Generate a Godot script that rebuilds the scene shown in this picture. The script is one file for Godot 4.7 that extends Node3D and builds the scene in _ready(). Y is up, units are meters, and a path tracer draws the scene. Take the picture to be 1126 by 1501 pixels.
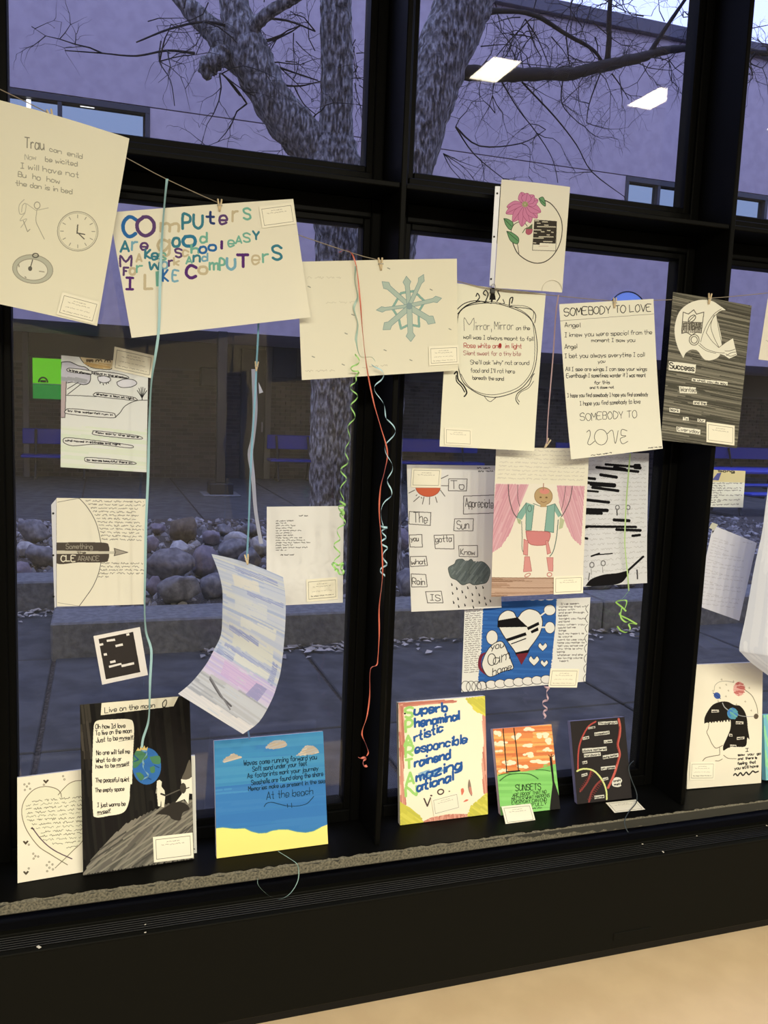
extends Node3D
# A school corridor window seen from inside: student poems and drawings hang from twine and ribbon and stand
# on the black sill; a courtyard with a tree, boulders and a far building lies outside.
# Units: metres, y up. The glass lies in the plane z = 0, the room is at z > 0, the floor at y = 0.

const F := 1245.0            # focal length in pixels of the 1126 x 1501 frame
const CX := 563.0
const CY := 750.5
const EYE := Vector3(0, 1.62, 2.3)
const AXES := Basis(Vector3(0.948967, 0.039164, 0.312933), Vector3(0.001979, 0.991501, -0.130088), Vector3(-0.315368, 0.124068, 0.940824))
const FIN := 0.73            # one mullion fin; the others follow every BAY metres
const BAY := 1.02
const SILL := 0.40

var org := Vector3.ZERO
var mats := {}
var rng := RandomNumberGenerator.new()

func _ready() -> void:
	rng.seed = 7
	var cam := Camera3D.new()
	cam.name = "camera"
	cam.transform = Transform3D(AXES, EYE)
	cam.fov = rad_to_deg(2.0 * atan(CY / F))
	cam.near = 0.02
	cam.far = 300.0
	add_child(cam)
	cam.current = true
	var we := WorldEnvironment.new()
	we.name = "world"
	var env := Environment.new()
	env.tonemap_mode = Environment.TONE_MAPPER_LINEAR
	env.tonemap_exposure = 1.0
	env.background_mode = Environment.BG_SKY
	var sm := ProceduralSkyMaterial.new()          # flat blue-white overcast at dusk
	sm.sky_top_color = Color(0.945, 1.02, 1.34)
	sm.sky_horizon_color = Color(0.955, 1.025, 1.34)
	sm.ground_bottom_color = Color(0.25, 0.25, 0.3)
	sm.ground_horizon_color = Color(0.4, 0.4, 0.45)
	sm.sky_energy_multiplier = 1.0
	sm.sun_angle_max = 1.0
	env.sky = Sky.new()
	env.sky.sky_material = sm
	env.sdfgi_enabled = true
	env.ssao_enabled = true
	env.ssil_enabled = true
	we.environment = env
	add_child(we)
	ceiling_lights()
	room()
	windows()
	heater()
	courtyard()
	far_building()
	trees()
	furniture_outside()
	hanging_art()
	glass_art()
	sill_art()
	lines_and_ribbons()

# ---------------------------------------------------------------- pixels to places
func ray(u: float, v: float) -> Vector3:
	return AXES * Vector3((u - CX) / F, -(v - CY) / F, -1.0)

func onz(u: float, v: float, z: float) -> Vector3:
	var d := ray(u, v)
	return EYE + d * ((z - EYE.z) / d.z)

func ony(u: float, v: float, y: float) -> Vector3:
	var d := ray(u, v)
	return EYE + d * ((y - EYE.y) / d.y)

# ---------------------------------------------------------------- materials
func lin(c: float) -> float:
	c /= 255.0
	return c / 12.92 if c <= 0.04045 else pow((c + 0.055) / 1.055, 2.4)

func ph(r: float, g: float, b: float) -> Color:
	# base colour of a thing that photographs as r, g, b under the warm lamps of the room
	var c := Vector3(lin(r), lin(g) / 0.90, lin(b) / 0.66)
	var grey := c.dot(Vector3(0.3, 0.59, 0.11))
	c = c.lerp(Vector3(grey, grey, grey), 0.12)
	return Color(clampf(c.x, 0, 0.92), clampf(c.y, 0, 0.92), clampf(c.z, 0, 0.92)).linear_to_srgb()

func mat(key: String, col: Color, rough := 0.8, metal := 0.0, spec := 0.5) -> StandardMaterial3D:
	if not mats.has(key):
		var m := StandardMaterial3D.new()
		m.resource_name = key
		m.albedo_color = col
		m.roughness = rough
		m.metallic = metal
		m.metallic_specular = spec
		mats[key] = m
	return mats[key]

func noise_mat(key: String, c0: Color, c1: Color, freq: float, scale: float, rough := 0.85, bump := 0.0, stops: Array = [], octaves := 5) -> StandardMaterial3D:
	if mats.has(key):
		return mats[key]
	var n := FastNoiseLite.new()
	n.seed = hash(key) % 1000
	n.frequency = freq
	n.fractal_octaves = octaves
	var t := NoiseTexture2D.new()
	t.width = 512
	t.height = 512
	t.seamless = true
	t.noise = n
	var g := Gradient.new()
	g.set_color(0, c0)
	g.set_color(1, c1)
	g.set_offset(0, 0.25)
	g.set_offset(1, 0.75)
	for s in stops:
		g.add_point(s[0], s[1])
	t.color_ramp = g
	var m := mat(key, Color.WHITE, rough)
	m.albedo_texture = t
	m.uv1_triplanar = true
	m.uv1_world_triplanar = true
	m.uv1_scale = Vector3.ONE * scale
	if bump > 0.0:
		var h := NoiseTexture2D.new()
		h.width = 512
		h.height = 512
		h.seamless = true
		h.noise = n
		h.as_normal_map = true
		h.bump_strength = bump
		m.normal_enabled = true
		m.normal_texture = h
	return m

# ---------------------------------------------------------------- meshes
func st0() -> SurfaceTool:
	var st := SurfaceTool.new()
	st.begin(Mesh.PRIMITIVE_TRIANGLES)
	return st

func face(st: SurfaceTool, pts: Array, out: Vector3) -> void:
	# a flat convex face that looks towards out (front faces run clockwise)
	var n: Vector3 = (pts[1] - pts[0]).cross(pts[2] - pts[0])
	if n.dot(out) > 0.0:
		pts.reverse()
	st.set_smooth_group(-1)
	for i in range(1, pts.size() - 1):
		st.add_vertex(pts[0] - org)
		st.add_vertex(pts[i] - org)
		st.add_vertex(pts[i + 1] - org)

func bbox(st: SurfaceTool, lo: Vector3, hi: Vector3, b := 0.0) -> void:
	rbox(st, (lo + hi) * 0.5, hi - lo, Basis(), b)

func rbox(st: SurfaceTool, c: Vector3, size: Vector3, r: Basis, b := 0.0) -> void:
	# a box with chamfered edges
	var h := size * 0.5
	b = minf(b, minf(h.x, minf(h.y, h.z)) * 0.9)
	var p := func(s: Vector3, ax: int) -> Vector3:
		var q := Vector3(s.x * (h.x - b), s.y * (h.y - b), s.z * (h.z - b))
		q[ax] = s[ax] * h[ax]
		return c + r * q
	for ax in 3:
		for sg in [-1.0, 1.0]:
			var a := (ax + 1) % 3
			var d := (ax + 2) % 3
			var ring := []
			for w in [[-1.0, -1.0], [1.0, -1.0], [1.0, 1.0], [-1.0, 1.0]]:
				var s := Vector3.ZERO
				s[ax] = sg
				s[a] = w[0]
				s[d] = w[1]
				ring.append(p.call(s, ax))
			var o := Vector3.ZERO
			o[ax] = sg
			face(st, ring, r * o)
	if b <= 0.0:
		return
	for ax in 3:
		var a := (ax + 1) % 3
		var d := (ax + 2) % 3
		for sa in [-1.0, 1.0]:
			for sd in [-1.0, 1.0]:
				var s0 := Vector3.ZERO
				s0[ax] = -1.0
				s0[a] = sa
				s0[d] = sd
				var s1 := s0
				s1[ax] = 1.0
				var o := s0
				o[ax] = 0.0
				face(st, [p.call(s0, a), p.call(s1, a), p.call(s1, d), p.call(s0, d)], r * o)
	for sx in [-1.0, 1.0]:
		for sy in [-1.0, 1.0]:
			for sz in [-1.0, 1.0]:
				var s := Vector3(sx, sy, sz)
				face(st, [p.call(s, 0), p.call(s, 1), p.call(s, 2)], r * s)

func tube(st: SurfaceTool, pts: Array, radii: Array, sides := 8, rough := 0.0) -> void:
	var rings := []
	var side := Vector3.RIGHT
	for i in pts.size():
		var t: Vector3 = (pts[mini(i + 1, pts.size() - 1)] - pts[maxi(i - 1, 0)]).normalized()
		if absf(t.dot(side)) > 0.95:
			side = Vector3.FORWARD
		side = (side - t * side.dot(t)).normalized()
		var up := t.cross(side)
		var ring := []
		var r: float = radii[mini(i, radii.size() - 1)]
		for k in sides:
			var a := TAU * k / sides
			var rr := r * (1.0 + rng.randf_range(-rough, rough))
			ring.append(pts[i] + (side * cos(a) + up * sin(a)) * rr)
		rings.append(ring)
	st.set_smooth_group(0)
	for i in pts.size() - 1:
		for k in sides:
			var k2 := (k + 1) % sides
			for w in [rings[i][k], rings[i][k2], rings[i + 1][k2], rings[i][k], rings[i + 1][k2], rings[i + 1][k]]:
				st.add_vertex(w - org)
	for e in [0, pts.size() - 1]:
		var cap: Array = rings[e].duplicate()
		var dir: Vector3 = (pts[0] - pts[1]) if e == 0 else (pts[e] - pts[e - 1])
		face(st, cap, dir)

func spline(pts: Array, per := 6) -> Array:
	# Catmull-Rom through points of any vector type
	var out := []
	var n := pts.size()
	for i in n - 1:
		var a = pts[maxi(i - 1, 0)]
		var b = pts[i]
		var c = pts[i + 1]
		var d = pts[mini(i + 2, n - 1)]
		for k in per:
			var t := float(k) / per
			out.append(0.5 * ((2.0 * b) + (c - a) * t + (2.0 * a - 5.0 * b + 4.0 * c - d) * t * t + (3.0 * b - 3.0 * c + d - a) * t * t * t))
	out.append(pts[n - 1])
	return out

func strip(st: SurfaceTool, pts: Array, wid: Array) -> void:
	# a ribbon through pts; wid holds the half-width vector at each point
	st.set_smooth_group(0)
	for i in pts.size() - 1:
		var a: Vector3 = pts[i] - wid[i]
		var b: Vector3 = pts[i] + wid[i]
		var c: Vector3 = pts[i + 1] + wid[i + 1]
		var d: Vector3 = pts[i + 1] - wid[i + 1]
		for w in [a, b, c, a, c, d]:
			st.add_vertex(w - org)

# ---------------------------------------------------------------- scene tree
func meta(o: Node3D, label: String, category: String, group := "") -> void:
	o.set_meta("label", label)
	o.set_meta("category", category)
	if group:
		o.set_meta("group", group)

func thing(nm: String, label: String, category: String, at: Vector3, group := "") -> Node3D:
	var o := Node3D.new()
	o.name = nm
	o.position = at
	org = at
	meta(o, label, category, group)
	add_child(o, true)
	return o

func setting(nm: String, at := Vector3.ZERO) -> Node3D:
	var o := Node3D.new()
	o.name = nm
	o.position = at
	org = at
	o.set_meta("kind", "structure")
	add_child(o, true)
	return o

func part(nm: String, st: SurfaceTool, m: Material, parent: Node3D, normals := true) -> MeshInstance3D:
	if normals:
		st.generate_normals()
	var o := MeshInstance3D.new()
	o.name = nm
	o.mesh = st.commit()
	o.material_override = m
	parent.add_child(o, true)
	return o

func solo(nm: String, st: SurfaceTool, m: Material, label: String, category: String, group := "") -> MeshInstance3D:
	# a thing that is one mesh, standing at org
	var o := part(nm, st, m, self)
	o.position = org
	meta(o, label, category, group)
	return o

func structure(nm: String, st: SurfaceTool, m: Material) -> MeshInstance3D:
	var o := part(nm, st, m, self)
	o.position = org
	o.set_meta("kind", "structure")
	return o

# ---------------------------------------------------------------- the room
func ceiling_lights() -> void:
	var glow := mat("lamp_diffuser", Color(0.9, 0.87, 0.78), 0.6)
	glow.emission_enabled = true
	glow.emission = Color(1.0, 0.93, 0.76)
	glow.emission_energy_multiplier = 5.0
	var frame := mat("lamp_frame", Color(0.8, 0.79, 0.76), 0.5)
	for row in 2:
		for k in range(-5 if row == 1 else 0, 4):
			var c := Vector3(1.845 + 0.93 * k, 3.3, 1.75 + 2.65 * row)
			var t := thing("ceiling_light", "small rectangular warm white ceiling lamp close to the window wall" if row == 0 else "small rectangular warm white ceiling lamp above the dark carpet", "ceiling light", c, "ceiling lamps by the window" if row == 0 else "ceiling lamps above the carpet")
			var st := st0()
			for s in [-1.0, 1.0]:
				bbox(st, c + Vector3(s * 0.085 - 0.01, -0.02, -0.16), c + Vector3(s * 0.085 + 0.01, 0.0, 0.16), 0.002)
				bbox(st, c + Vector3(-0.075, -0.02, s * 0.155 - 0.008), c + Vector3(0.075, 0.0, s * 0.155 + 0.008), 0.002)
			part("frame", st, frame, t)
			st = st0()
			bbox(st, c + Vector3(-0.075, -0.012, -0.147), c + Vector3(0.075, -0.002, 0.147))
			part("diffuser", st, glow, t)
			var l := AreaLight3D.new()
			l.name = "lamp_light"
			l.area_size = Vector2(0.15, 0.29)
			l.light_color = Color(1.0, 0.968, 0.878)
			l.light_energy = 0.3 if row == 0 else 7.9
			l.area_range = 20.0
			l.area_attenuation = 2.0
			l.shadow_enabled = true
			l.rotation.x = -PI / 2.0
			l.position = Vector3(0, -0.016, 0)
			t.add_child(l)

func room() -> void:
	org = Vector3.ZERO
	var plaster := noise_mat("wall_paint", Color(0.50, 0.46, 0.40), Color(0.54, 0.50, 0.43), 0.02, 0.6, 0.8)
	var tile := noise_mat("floor_vinyl", Color(0.82, 0.725, 0.59), Color(0.845, 0.75, 0.615), 0.012, 0.9, 0.45, 0.0, [], 6)
	var white := mat("ceiling_paint", Color(0.85, 0.84, 0.80), 0.9)
	var st := st0()
	bbox(st, Vector3(-4.4, -0.15, 0.0), Vector3(6.6, 0.0, 6.0))
	structure("floor", st, tile)
	org = Vector3(1.0, 0.0, 3.6)
	st = st0()
	bbox(st, Vector3(-4.38, 0.0, 1.5), Vector3(6.58, 0.008, 5.96), 0.003)  # unseen dark floor cover, added so the panes mirror less of the bright floor
	solo("added_carpet", st, noise_mat("carpet_pile", Color(0.16, 0.16, 0.17), Color(0.22, 0.22, 0.23), 0.08, 3.0, 1.0), "dark grey carpet out of view, added to weaken the floor reflection in the panes", "added_carpet")
	org = Vector3.ZERO
	st = st0()
	bbox(st, Vector3(-4.4, 3.3, 0.0), Vector3(6.6, 3.5, 6.0))
	structure("ceiling", st, white)
	for w in [["wall_left", Vector3(-4.6, -0.15, 0.0), Vector3(-4.4, 3.5, 6.0)], ["wall_right", Vector3(6.6, -0.15, 0.0), Vector3(6.8, 3.5, 6.0)], ["wall_back", Vector3(-4.6, -0.15, 6.0), Vector3(6.8, 3.5, 6.2)]]:
		st = st0()
		bbox(st, w[1], w[2])
		structure(w[0], st, plaster)

func windows() -> void:
	var black := mat("black_paint", Color(0.04, 0.04, 0.036), 0.42, 0.0, 0.15)
	var glass := mat("window_glass", Color(0.95, 0.97, 1.0, 0.004), 0.02, 0.0, 0.4)
	glass.transparency = BaseMaterial3D.TRANSPARENCY_ALPHA
	var stucco := mats_outside("stucco")
	var x0 := FIN - 3 * BAY
	var x1 := FIN + 4 * BAY
	# the wall around the glazed front, from the ground to the eaves
	org = Vector3.ZERO
	var st := st0()
	bbox(st, Vector3(-14, -0.2, -0.22), Vector3(x0 - 0.02, 8.6, -0.0))
	bbox(st, Vector3(x1 + 0.02, -0.2, -0.22), Vector3(18, 8.6, -0.0))
	bbox(st, Vector3(x0 - 0.02, 3.12, -0.22), Vector3(x1 + 0.02, 8.6, -0.0))
	bbox(st, Vector3(x0 - 0.02, -0.2, -0.22), Vector3(x1 + 0.02, SILL - 0.04, -0.0))
	structure("wall_front", st, stucco)
	# mullion fins and transom fins
	for k in 8:
		var x := FIN + BAY * (k - 3)
		org = Vector3(x, SILL, 0.0)
		st = st0()
		bbox(st, Vector3(x - 0.008, SILL, -0.05), Vector3(x + 0.008, 3.12, 0.18), 0.0022)
		structure("trim_%d" % (k + 1), st, black)
	for k in 7:
		var xa := FIN + BAY * (k - 3) + 0.008
		var xb := xa + BAY - 0.016
		org = Vector3(xa, 2.178, 0.0)
		st = st0()
		bbox(st, Vector3(xa, 2.171, -0.05), Vector3(xb, 2.185, 0.174), 0.0022)
		structure("trim_%d" % (k + 9), st, black)
		var w := setting("window_%d" % (k + 1), Vector3(xa, SILL, 0.0))
		for tier in 2:
			var ya := SILL if tier == 0 else 2.185
			var yb := 2.171 if tier == 0 else 3.12
			var ia := xa + 0.074                      # the visible opening
			var ib := xb - 0.047
			var ja := ya + (0.055 if tier == 0 else 0.072)
			var jb := yb - 0.068
			st = st0()
			for step in [[0.0, 0.03], [0.02, 0.018]]:   # outer rail and a lower glazing bead
				var e: float = 0.018 - step[0] * 0.9
				var z: float = step[1]
				bbox(st, Vector3(xa, ya, -0.04), Vector3(ia - e, yb, z), 0.003)
				bbox(st, Vector3(ib + e, ya, -0.04), Vector3(xb, yb, z), 0.003)
				bbox(st, Vector3(ia - e, ya, -0.04), Vector3(ib + e, ja - e, z), 0.003)
				bbox(st, Vector3(ia - e, jb + e, -0.04), Vector3(ib + e, yb, z), 0.003)
			part("sash_frame", st, black, w)
			st = st0()
			bbox(st, Vector3(ia - 0.004, ja - 0.004, -0.006), Vector3(ib + 0.004, jb + 0.004, 0.0))
			part("pane", st, glass, w)

func heater() -> void:
	var x0 := FIN - 3 * BAY
	var x1 := FIN + 4 * BAY
	var black := mat("black_paint", Color.BLACK)
	var metal := mat("heater_enamel", Color(0.07, 0.07, 0.06), 0.5, 0.0, 0.14)
	var deep := mat("grille_black", Color(0.05, 0.05, 0.05), 0.4, 0.0, 0.3)
	# concrete sill whose black paint has flaked off along the nose
	var stone := noise_mat("worn_concrete", Color(0.33, 0.32, 0.28), Color(0.47, 0.45, 0.39), 0.045, 5.0, 0.9, 1.5, [[0.08, Color(0.12, 0.12, 0.11)]])
	var s := setting("trim_16", Vector3(x0, SILL, 0.1))
	var st := st0()
	bbox(st, Vector3(x0, SILL - 0.034, 0.0), Vector3(x1, SILL - 0.0016, 0.217), 0.004)
	part("concrete_slab", st, stone, s)
	st = st0()
	var n := FastNoiseLite.new()
	n.seed = 3
	n.frequency = 9.0
	n.fractal_octaves = 4
	var steps := 900
	for i in steps:
		var xa := lerpf(x0, x1, float(i) / steps)
		var xb := lerpf(x0, x1, float(i + 1) / steps)
		var za := minf(0.2165, 0.2125 + 0.008 * n.get_noise_1d(xa * 3.0) + 0.003 * n.get_noise_1d(xa * 15.0))
		var zb := minf(0.2165, 0.2125 + 0.008 * n.get_noise_1d(xb * 3.0) + 0.003 * n.get_noise_1d(xb * 15.0))
		face(st, [Vector3(xa, SILL, 0.0), Vector3(xb, SILL, 0.0), Vector3(xb, SILL, zb), Vector3(xa, SILL, za)], Vector3.UP)
		face(st, [Vector3(xa, SILL, za), Vector3(xb, SILL, zb), Vector3(xb, SILL - 0.002, zb), Vector3(xa, SILL - 0.002, za)], Vector3.BACK)
	part("paint_coat", st, black, s)
	# paint that still clings to the nose further along
	st = st0()
	for i in steps:
		var xa := lerpf(x0, x1, float(i) / steps)
		var xb := lerpf(x0, x1, float(i + 1) / steps)
		var ca := clampf(smoothstep(0.95, 1.7, xa) * 1.1 + 0.35 * n.get_noise_1d(xa * 4.0 + 50.0) + 0.15 * n.get_noise_1d(xa * 20.0), 0.0, 1.0)
		var cb := clampf(smoothstep(0.95, 1.7, xb) * 1.1 + 0.35 * n.get_noise_1d(xb * 4.0 + 50.0) + 0.15 * n.get_noise_1d(xb * 20.0), 0.0, 1.0)
		if ca + cb > 0.05:
			var top := SILL - 0.005
			face(st, [Vector3(xa, top, 0.2176), Vector3(xb, top, 0.2176), Vector3(xb, top - 0.027 * cb, 0.2176), Vector3(xa, top - 0.027 * ca, 0.2176)], Vector3.BACK)
	part("nose_paint", st, mat("thin_grey_paint", Color(0.19, 0.19, 0.175), 0.6), s)
	# chips of bare concrete dust in the paint of the sill
	# the heater cover: front panel, slotted top, recessed toe
	var h := thing("heater_cover", "long black metal heater cover with slotted top under the window sill", "heater", Vector3(FIN, 0.0, 0.25))
	st = st0()
	bbox(st, Vector3(x0, 0.045, 0.292), Vector3(x1, 0.322, 0.31), 0.004)
	part("front_panel", st, metal, h)
	st = st0()
	bbox(st, Vector3(x0, 0.0, 0.02), Vector3(x1, 0.05, 0.275))
	part("toe_kick", st, deep, h)
	st = st0()
	bbox(st, Vector3(x0, 0.05, 0.02), Vector3(x1, 0.285, 0.291))
	part("inner_case", st, deep, h)
	st = st0()
	bbox(st, Vector3(x0, 0.31, 0.205), Vector3(x1, 0.322, 0.226), 0.002)
	part("rear_rail", st, metal, h)
	st = st0()
	bbox(st, Vector3(x0, 0.32, 0.296), Vector3(x1, 0.3265, 0.314), 0.002)
	part("front_lip", st, metal, h)
	for i in 7:
		st = st0()
		var z := 0.2335 + 0.0092 * i
		rbox(st, Vector3((x0 + x1) * 0.5, 0.314, z), Vector3(x1 - x0, 0.0135, 0.0034), Basis(Vector3.RIGHT, 0.25), 0.0008)
		part("slat", st, deep, h)
	for i in 17:
		st = st0()
		var x := x0 + 0.2 + 0.42 * i
		bbox(st, Vector3(x, 0.295, 0.225), Vector3(x + 0.01, 0.3, 0.296))
		part("cross_bar", st, deep, h)
	st = st0()
	bbox(st, Vector3(1.435, 0.075, 0.3095), Vector3(1.565, 0.098, 0.3125), 0.001)
	part("name_plate", st, metal, h)
	# crumbs of paper lying on the slots
	for c in [[57, 1391, 0.011], [213, 1370, 0.005], [213, 1355, 0.004], [942, 1237, 0.005], [1000, 1209, 0.004], [1101, 1195, 0.005], [972, 1251, 0.007]]:
		var p := ony(c[0], c[1], 0.3225)
		p.z = clampf(p.z, 0.235, 0.308)
		p.y = 0.3275 if p.z > 0.296 else 0.3222
		org = p
		st = st0()
		rbox(st, p, Vector3(c[2], 0.0015, c[2] * 0.6), Basis(Vector3.UP, c[0] * 0.37), 0.0004)
		solo("paper_scrap", st, mat("scrap_white", Color(0.82, 0.8, 0.75), 0.9), "tiny white scrap of paper lying on the slotted heater top", "paper scrap", "paper scraps on the heater slots")

# ---------------------------------------------------------------- outside
func mats_outside(key: String) -> StandardMaterial3D:
	match key:
		"stucco": return noise_mat("stucco", Color(0.665, 0.615, 0.65), Color(0.70, 0.65, 0.685), 0.02, 0.35, 0.95, 0.0, [], 6)
		"stucco_low": return noise_mat("stucco_low", Color(0.70, 0.645, 0.67), Color(0.735, 0.68, 0.705), 0.02, 0.35, 0.95)
		"concrete": return noise_mat("concrete", Color(0.235, 0.235, 0.235), Color(0.305, 0.305, 0.305), 0.015, 0.5, 0.9, 2.0, [], 6)
		"curb": return noise_mat("curb_concrete", Color(0.40, 0.40, 0.40), Color(0.48, 0.48, 0.475), 0.03, 1.0, 0.9, 3.0)
		"soil": return noise_mat("soil", Color(0.17, 0.15, 0.13), Color(0.36, 0.33, 0.30), 0.05, 1.5, 1.0, 6.0)
		"bark": return streaked(noise_mat("bark", Color(0.20, 0.19, 0.19), Color(0.74, 0.74, 0.74), 0.024, 1.0, 0.95, 14.0, [[0.42, Color(0.34, 0.33, 0.33)], [0.58, Color(0.50, 0.49, 0.50)]], 6))
		"twig": return mat("twig_bark", Color(0.13, 0.11, 0.13), 0.9)
		"mortar": return mat("mortar", Color(0.38, 0.36, 0.36), 0.95)
		"plaster": return mat("soffit_plaster", Color(0.36, 0.34, 0.30), 0.95)
		"dark": return mat("dark_metal", Color(0.10, 0.10, 0.11), 0.5)
		"blue": return mat("blue_plastic", Color(0.02, 0.17, 0.68), 0.45)
	return null

func streaked(m: StandardMaterial3D) -> StandardMaterial3D:
	m.uv1_scale = Vector3(2.6, 0.75, 2.6)
	return m

func slabs(nm: String, z0: float, z1: float, y: float, xs: Array, dz: float) -> void:
	var s := setting(nm, Vector3(xs[0], y, z0))
	var st := st0()
	bbox(st, Vector3(xs[0], y - 0.2, z1), Vector3(xs[-1], y - 0.018, z0))
	part("joint_bed", st, mats_outside("soil"), s)
	var nz := int(round((z0 - z1) / dz))
	for i in xs.size() - 1:
		for k in nz:
			var za := z0 - (z0 - z1) * k / nz
			var zb := z0 - (z0 - z1) * (k + 1) / nz
			st = st0()
			bbox(st, Vector3(xs[i] + 0.012, y - 0.1, zb + 0.006), Vector3(xs[i + 1] - 0.012, y + rng.randf_range(-0.003, 0.0), za - 0.006), 0.006)
			part("concrete_slab", st, mats_outside("concrete"), s)

func rock_mesh(sd: int) -> ArrayMesh:
	var sph := SphereMesh.new()
	sph.radius = 1.0
	sph.height = 2.0
	sph.radial_segments = 20
	sph.rings = 12
	var arr := sph.get_mesh_arrays()
	var vs: PackedVector3Array = arr[Mesh.ARRAY_VERTEX]
	var r := RandomNumberGenerator.new()
	r.seed = sd
	var n := FastNoiseLite.new()
	n.seed = sd
	n.frequency = 0.8
	n.fractal_octaves = 3
	var cuts := []
	for i in 9:
		cuts.append([Vector3(r.randf_range(-1, 1), r.randf_range(-0.4, 1), r.randf_range(-1, 1)).normalized(), r.randf_range(0.62, 0.85)])
	var st := st0()
	var pts := []
	for v in vs:
		var p := v * (1.0 + 0.22 * n.get_noise_3dv(v * 1.4))
		for c in cuts:
			var over: float = p.dot(c[0]) - c[1]
			if over > 0.0:
				p -= c[0] * over * 0.9
		pts.append(p)
	st.set_smooth_group(0)
	for i in arr[Mesh.ARRAY_INDEX]:
		st.add_vertex(pts[i])
	st.generate_normals()
	return st.commit()

func courtyard() -> void:
	var xs := []
	for i in range(-8, 12):
		xs.append(-0.28 + 1.54 * i)
	slabs("ground_walk", -0.22, -3.13, 0.0, xs, 1.45)
	slabs("ground_side", -3.13, -4.39, 0.0, xs.slice(0, 9), 1.3)
	slabs("ground_patio", -8.1, -14.8, 0.06, xs, 3.35)
	# raised bed with a concrete edge that steps back on the left
	org = Vector3(3, 0, -5.5)
	var st := st0()
	bbox(st, Vector3(-0.28, -0.1, -8.1), Vector3(16, 0.17, -3.4))
	bbox(st, Vector3(-12, -0.1, -8.1), Vector3(-0.2, 0.17, -4.6))
	structure("ground_bed", st, mats_outside("soil"))
	var b := thing("concrete_edging", "low concrete edging blocks around the boulder bed in the courtyard", "edging", Vector3(3, 0, -3.3))
	for seg in [[Vector3(-0.30, -0.1, -3.52), Vector3(3.6, 0.22, -3.13)], [Vector3(3.615, -0.1, -3.52), Vector3(8.2, 0.22, -3.13)], [Vector3(8.215, -0.1, -3.52), Vector3(16, 0.22, -3.13)], [Vector3(-0.30, -0.1, -4.8), Vector3(0.0, 0.22, -3.535)], [Vector3(-12, -0.1, -4.75), Vector3(-0.315, 0.22, -4.39)]]:
		st = st0()
		bbox(st, seg[0], seg[1], 0.012)
		part("edging_block", st, mats_outside("curb"), b)
	# boulders
	var tones := [noise_mat("rock_grey", Color(0.36, 0.35, 0.36), Color(0.56, 0.55, 0.55), 0.02, 1.2, 0.95, 5.0), noise_mat("rock_pale", Color(0.56, 0.55, 0.55), Color(0.76, 0.75, 0.73), 0.02, 1.2, 0.95, 5.0),
		noise_mat("rock_pink", Color(0.44, 0.41, 0.44), Color(0.57, 0.53, 0.55), 0.02, 1.2, 0.95, 5.0), noise_mat("rock_brown", Color(0.33, 0.29, 0.25), Color(0.47, 0.42, 0.36), 0.02, 1.2, 0.95, 5.0)]
	var words := ["grey", "pale", "pinkish", "brown"]
	var shapes := []
	for i in 6:
		shapes.append(rock_mesh(11 + i))
	var spots := [[252, 856, 66, 44, 0], [299, 848, 44, 42, 2], [269, 797, 46, 36, 3], [262, 820, 30, 24, 1], [263, 893, 80, 36, 0], [231, 785, 26, 16, 2], [350, 806, 40, 22, 1], [340, 826, 50, 30, 0], [313, 880, 44, 34, 0],
		[226, 875, 24, 26, 2], [366, 842, 44, 30, 0], [382, 818, 40, 26, 1], [50, 796, 46, 30, 0], [35, 818, 30, 22, 1], [62, 835, 60, 28, 0], [30, 846, 34, 18, 2], [310, 800, 34, 20, 2], [330, 786, 30, 16, 0], [372, 788, 30, 16, 0],
		[222, 812, 20, 24, 2], [585, 770, 30, 30, 0], [590, 810, 34, 32, 2], [610, 880, 60, 40, 0], [510, 810, 26, 30, 2], [512, 778, 24, 26, 0],
		[150, 800, 60, 34, 0], [130, 828, 60, 34, 2], [180, 880, 50, 30, 1], [420, 800, 50, 34, 0], [445, 850, 60, 44, 2], [470, 800, 40, 30, 0], [400, 888, 60, 40, 0], [884, 872, 44, 32, 0], [906, 850, 36, 24, 2], [925, 866, 36, 26, 0], [935, 845, 26, 18, 1], [660, 860, 60, 40, 0], [740, 862, 56, 38, 2], [800, 850, 60, 40, 0]]
	for i in spots.size():
		var s: Array = spots[i]
		var p := ony(s[0], s[1], 0.17)
		var px := (EYE - p).dot(AXES.z) / F
		var w: float = s[2] * px * 0.55
		var h: float = s[3] * px * 0.56
		var o := MeshInstance3D.new()
		o.name = "boulder"
		o.mesh = shapes[i % shapes.size()]
		o.material_override = tones[s[4]]
		o.position = p + Vector3(0, h * 0.72, -w * 0.6)
		o.basis = Basis(Vector3.UP, i * 2.1) * Basis(Vector3.RIGHT, 0.35 * sin(i * 1.7)) * Basis(Vector3.BACK, 0.3 * cos(i * 2.3)) * Basis.from_scale(Vector3(w * rng.randf_range(0.95, 1.1), h, w * rng.randf_range(0.8, 1.0)))
		var low := 0.0
		for v in o.mesh.get_faces():
			low = minf(low, (o.basis * v).y)
		o.position.y = 0.168 - low
		var big := "large" if s[2] >= 55 else ("medium-sized" if s[2] >= 38 else "small")
		meta(o, "%s rough %s boulder lying among gravel in the courtyard bed" % [big, words[s[4]]], "boulder", "%s %s boulders in the courtyard bed" % [big, words[s[4]]])
		add_child(o, true)
	# gravel and litter between the boulders
	var mm := MultiMesh.new()
	mm.transform_format = MultiMesh.TRANSFORM_3D
	mm.use_colors = true
	mm.mesh = pebble()
	mm.instance_count = 5200
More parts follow.
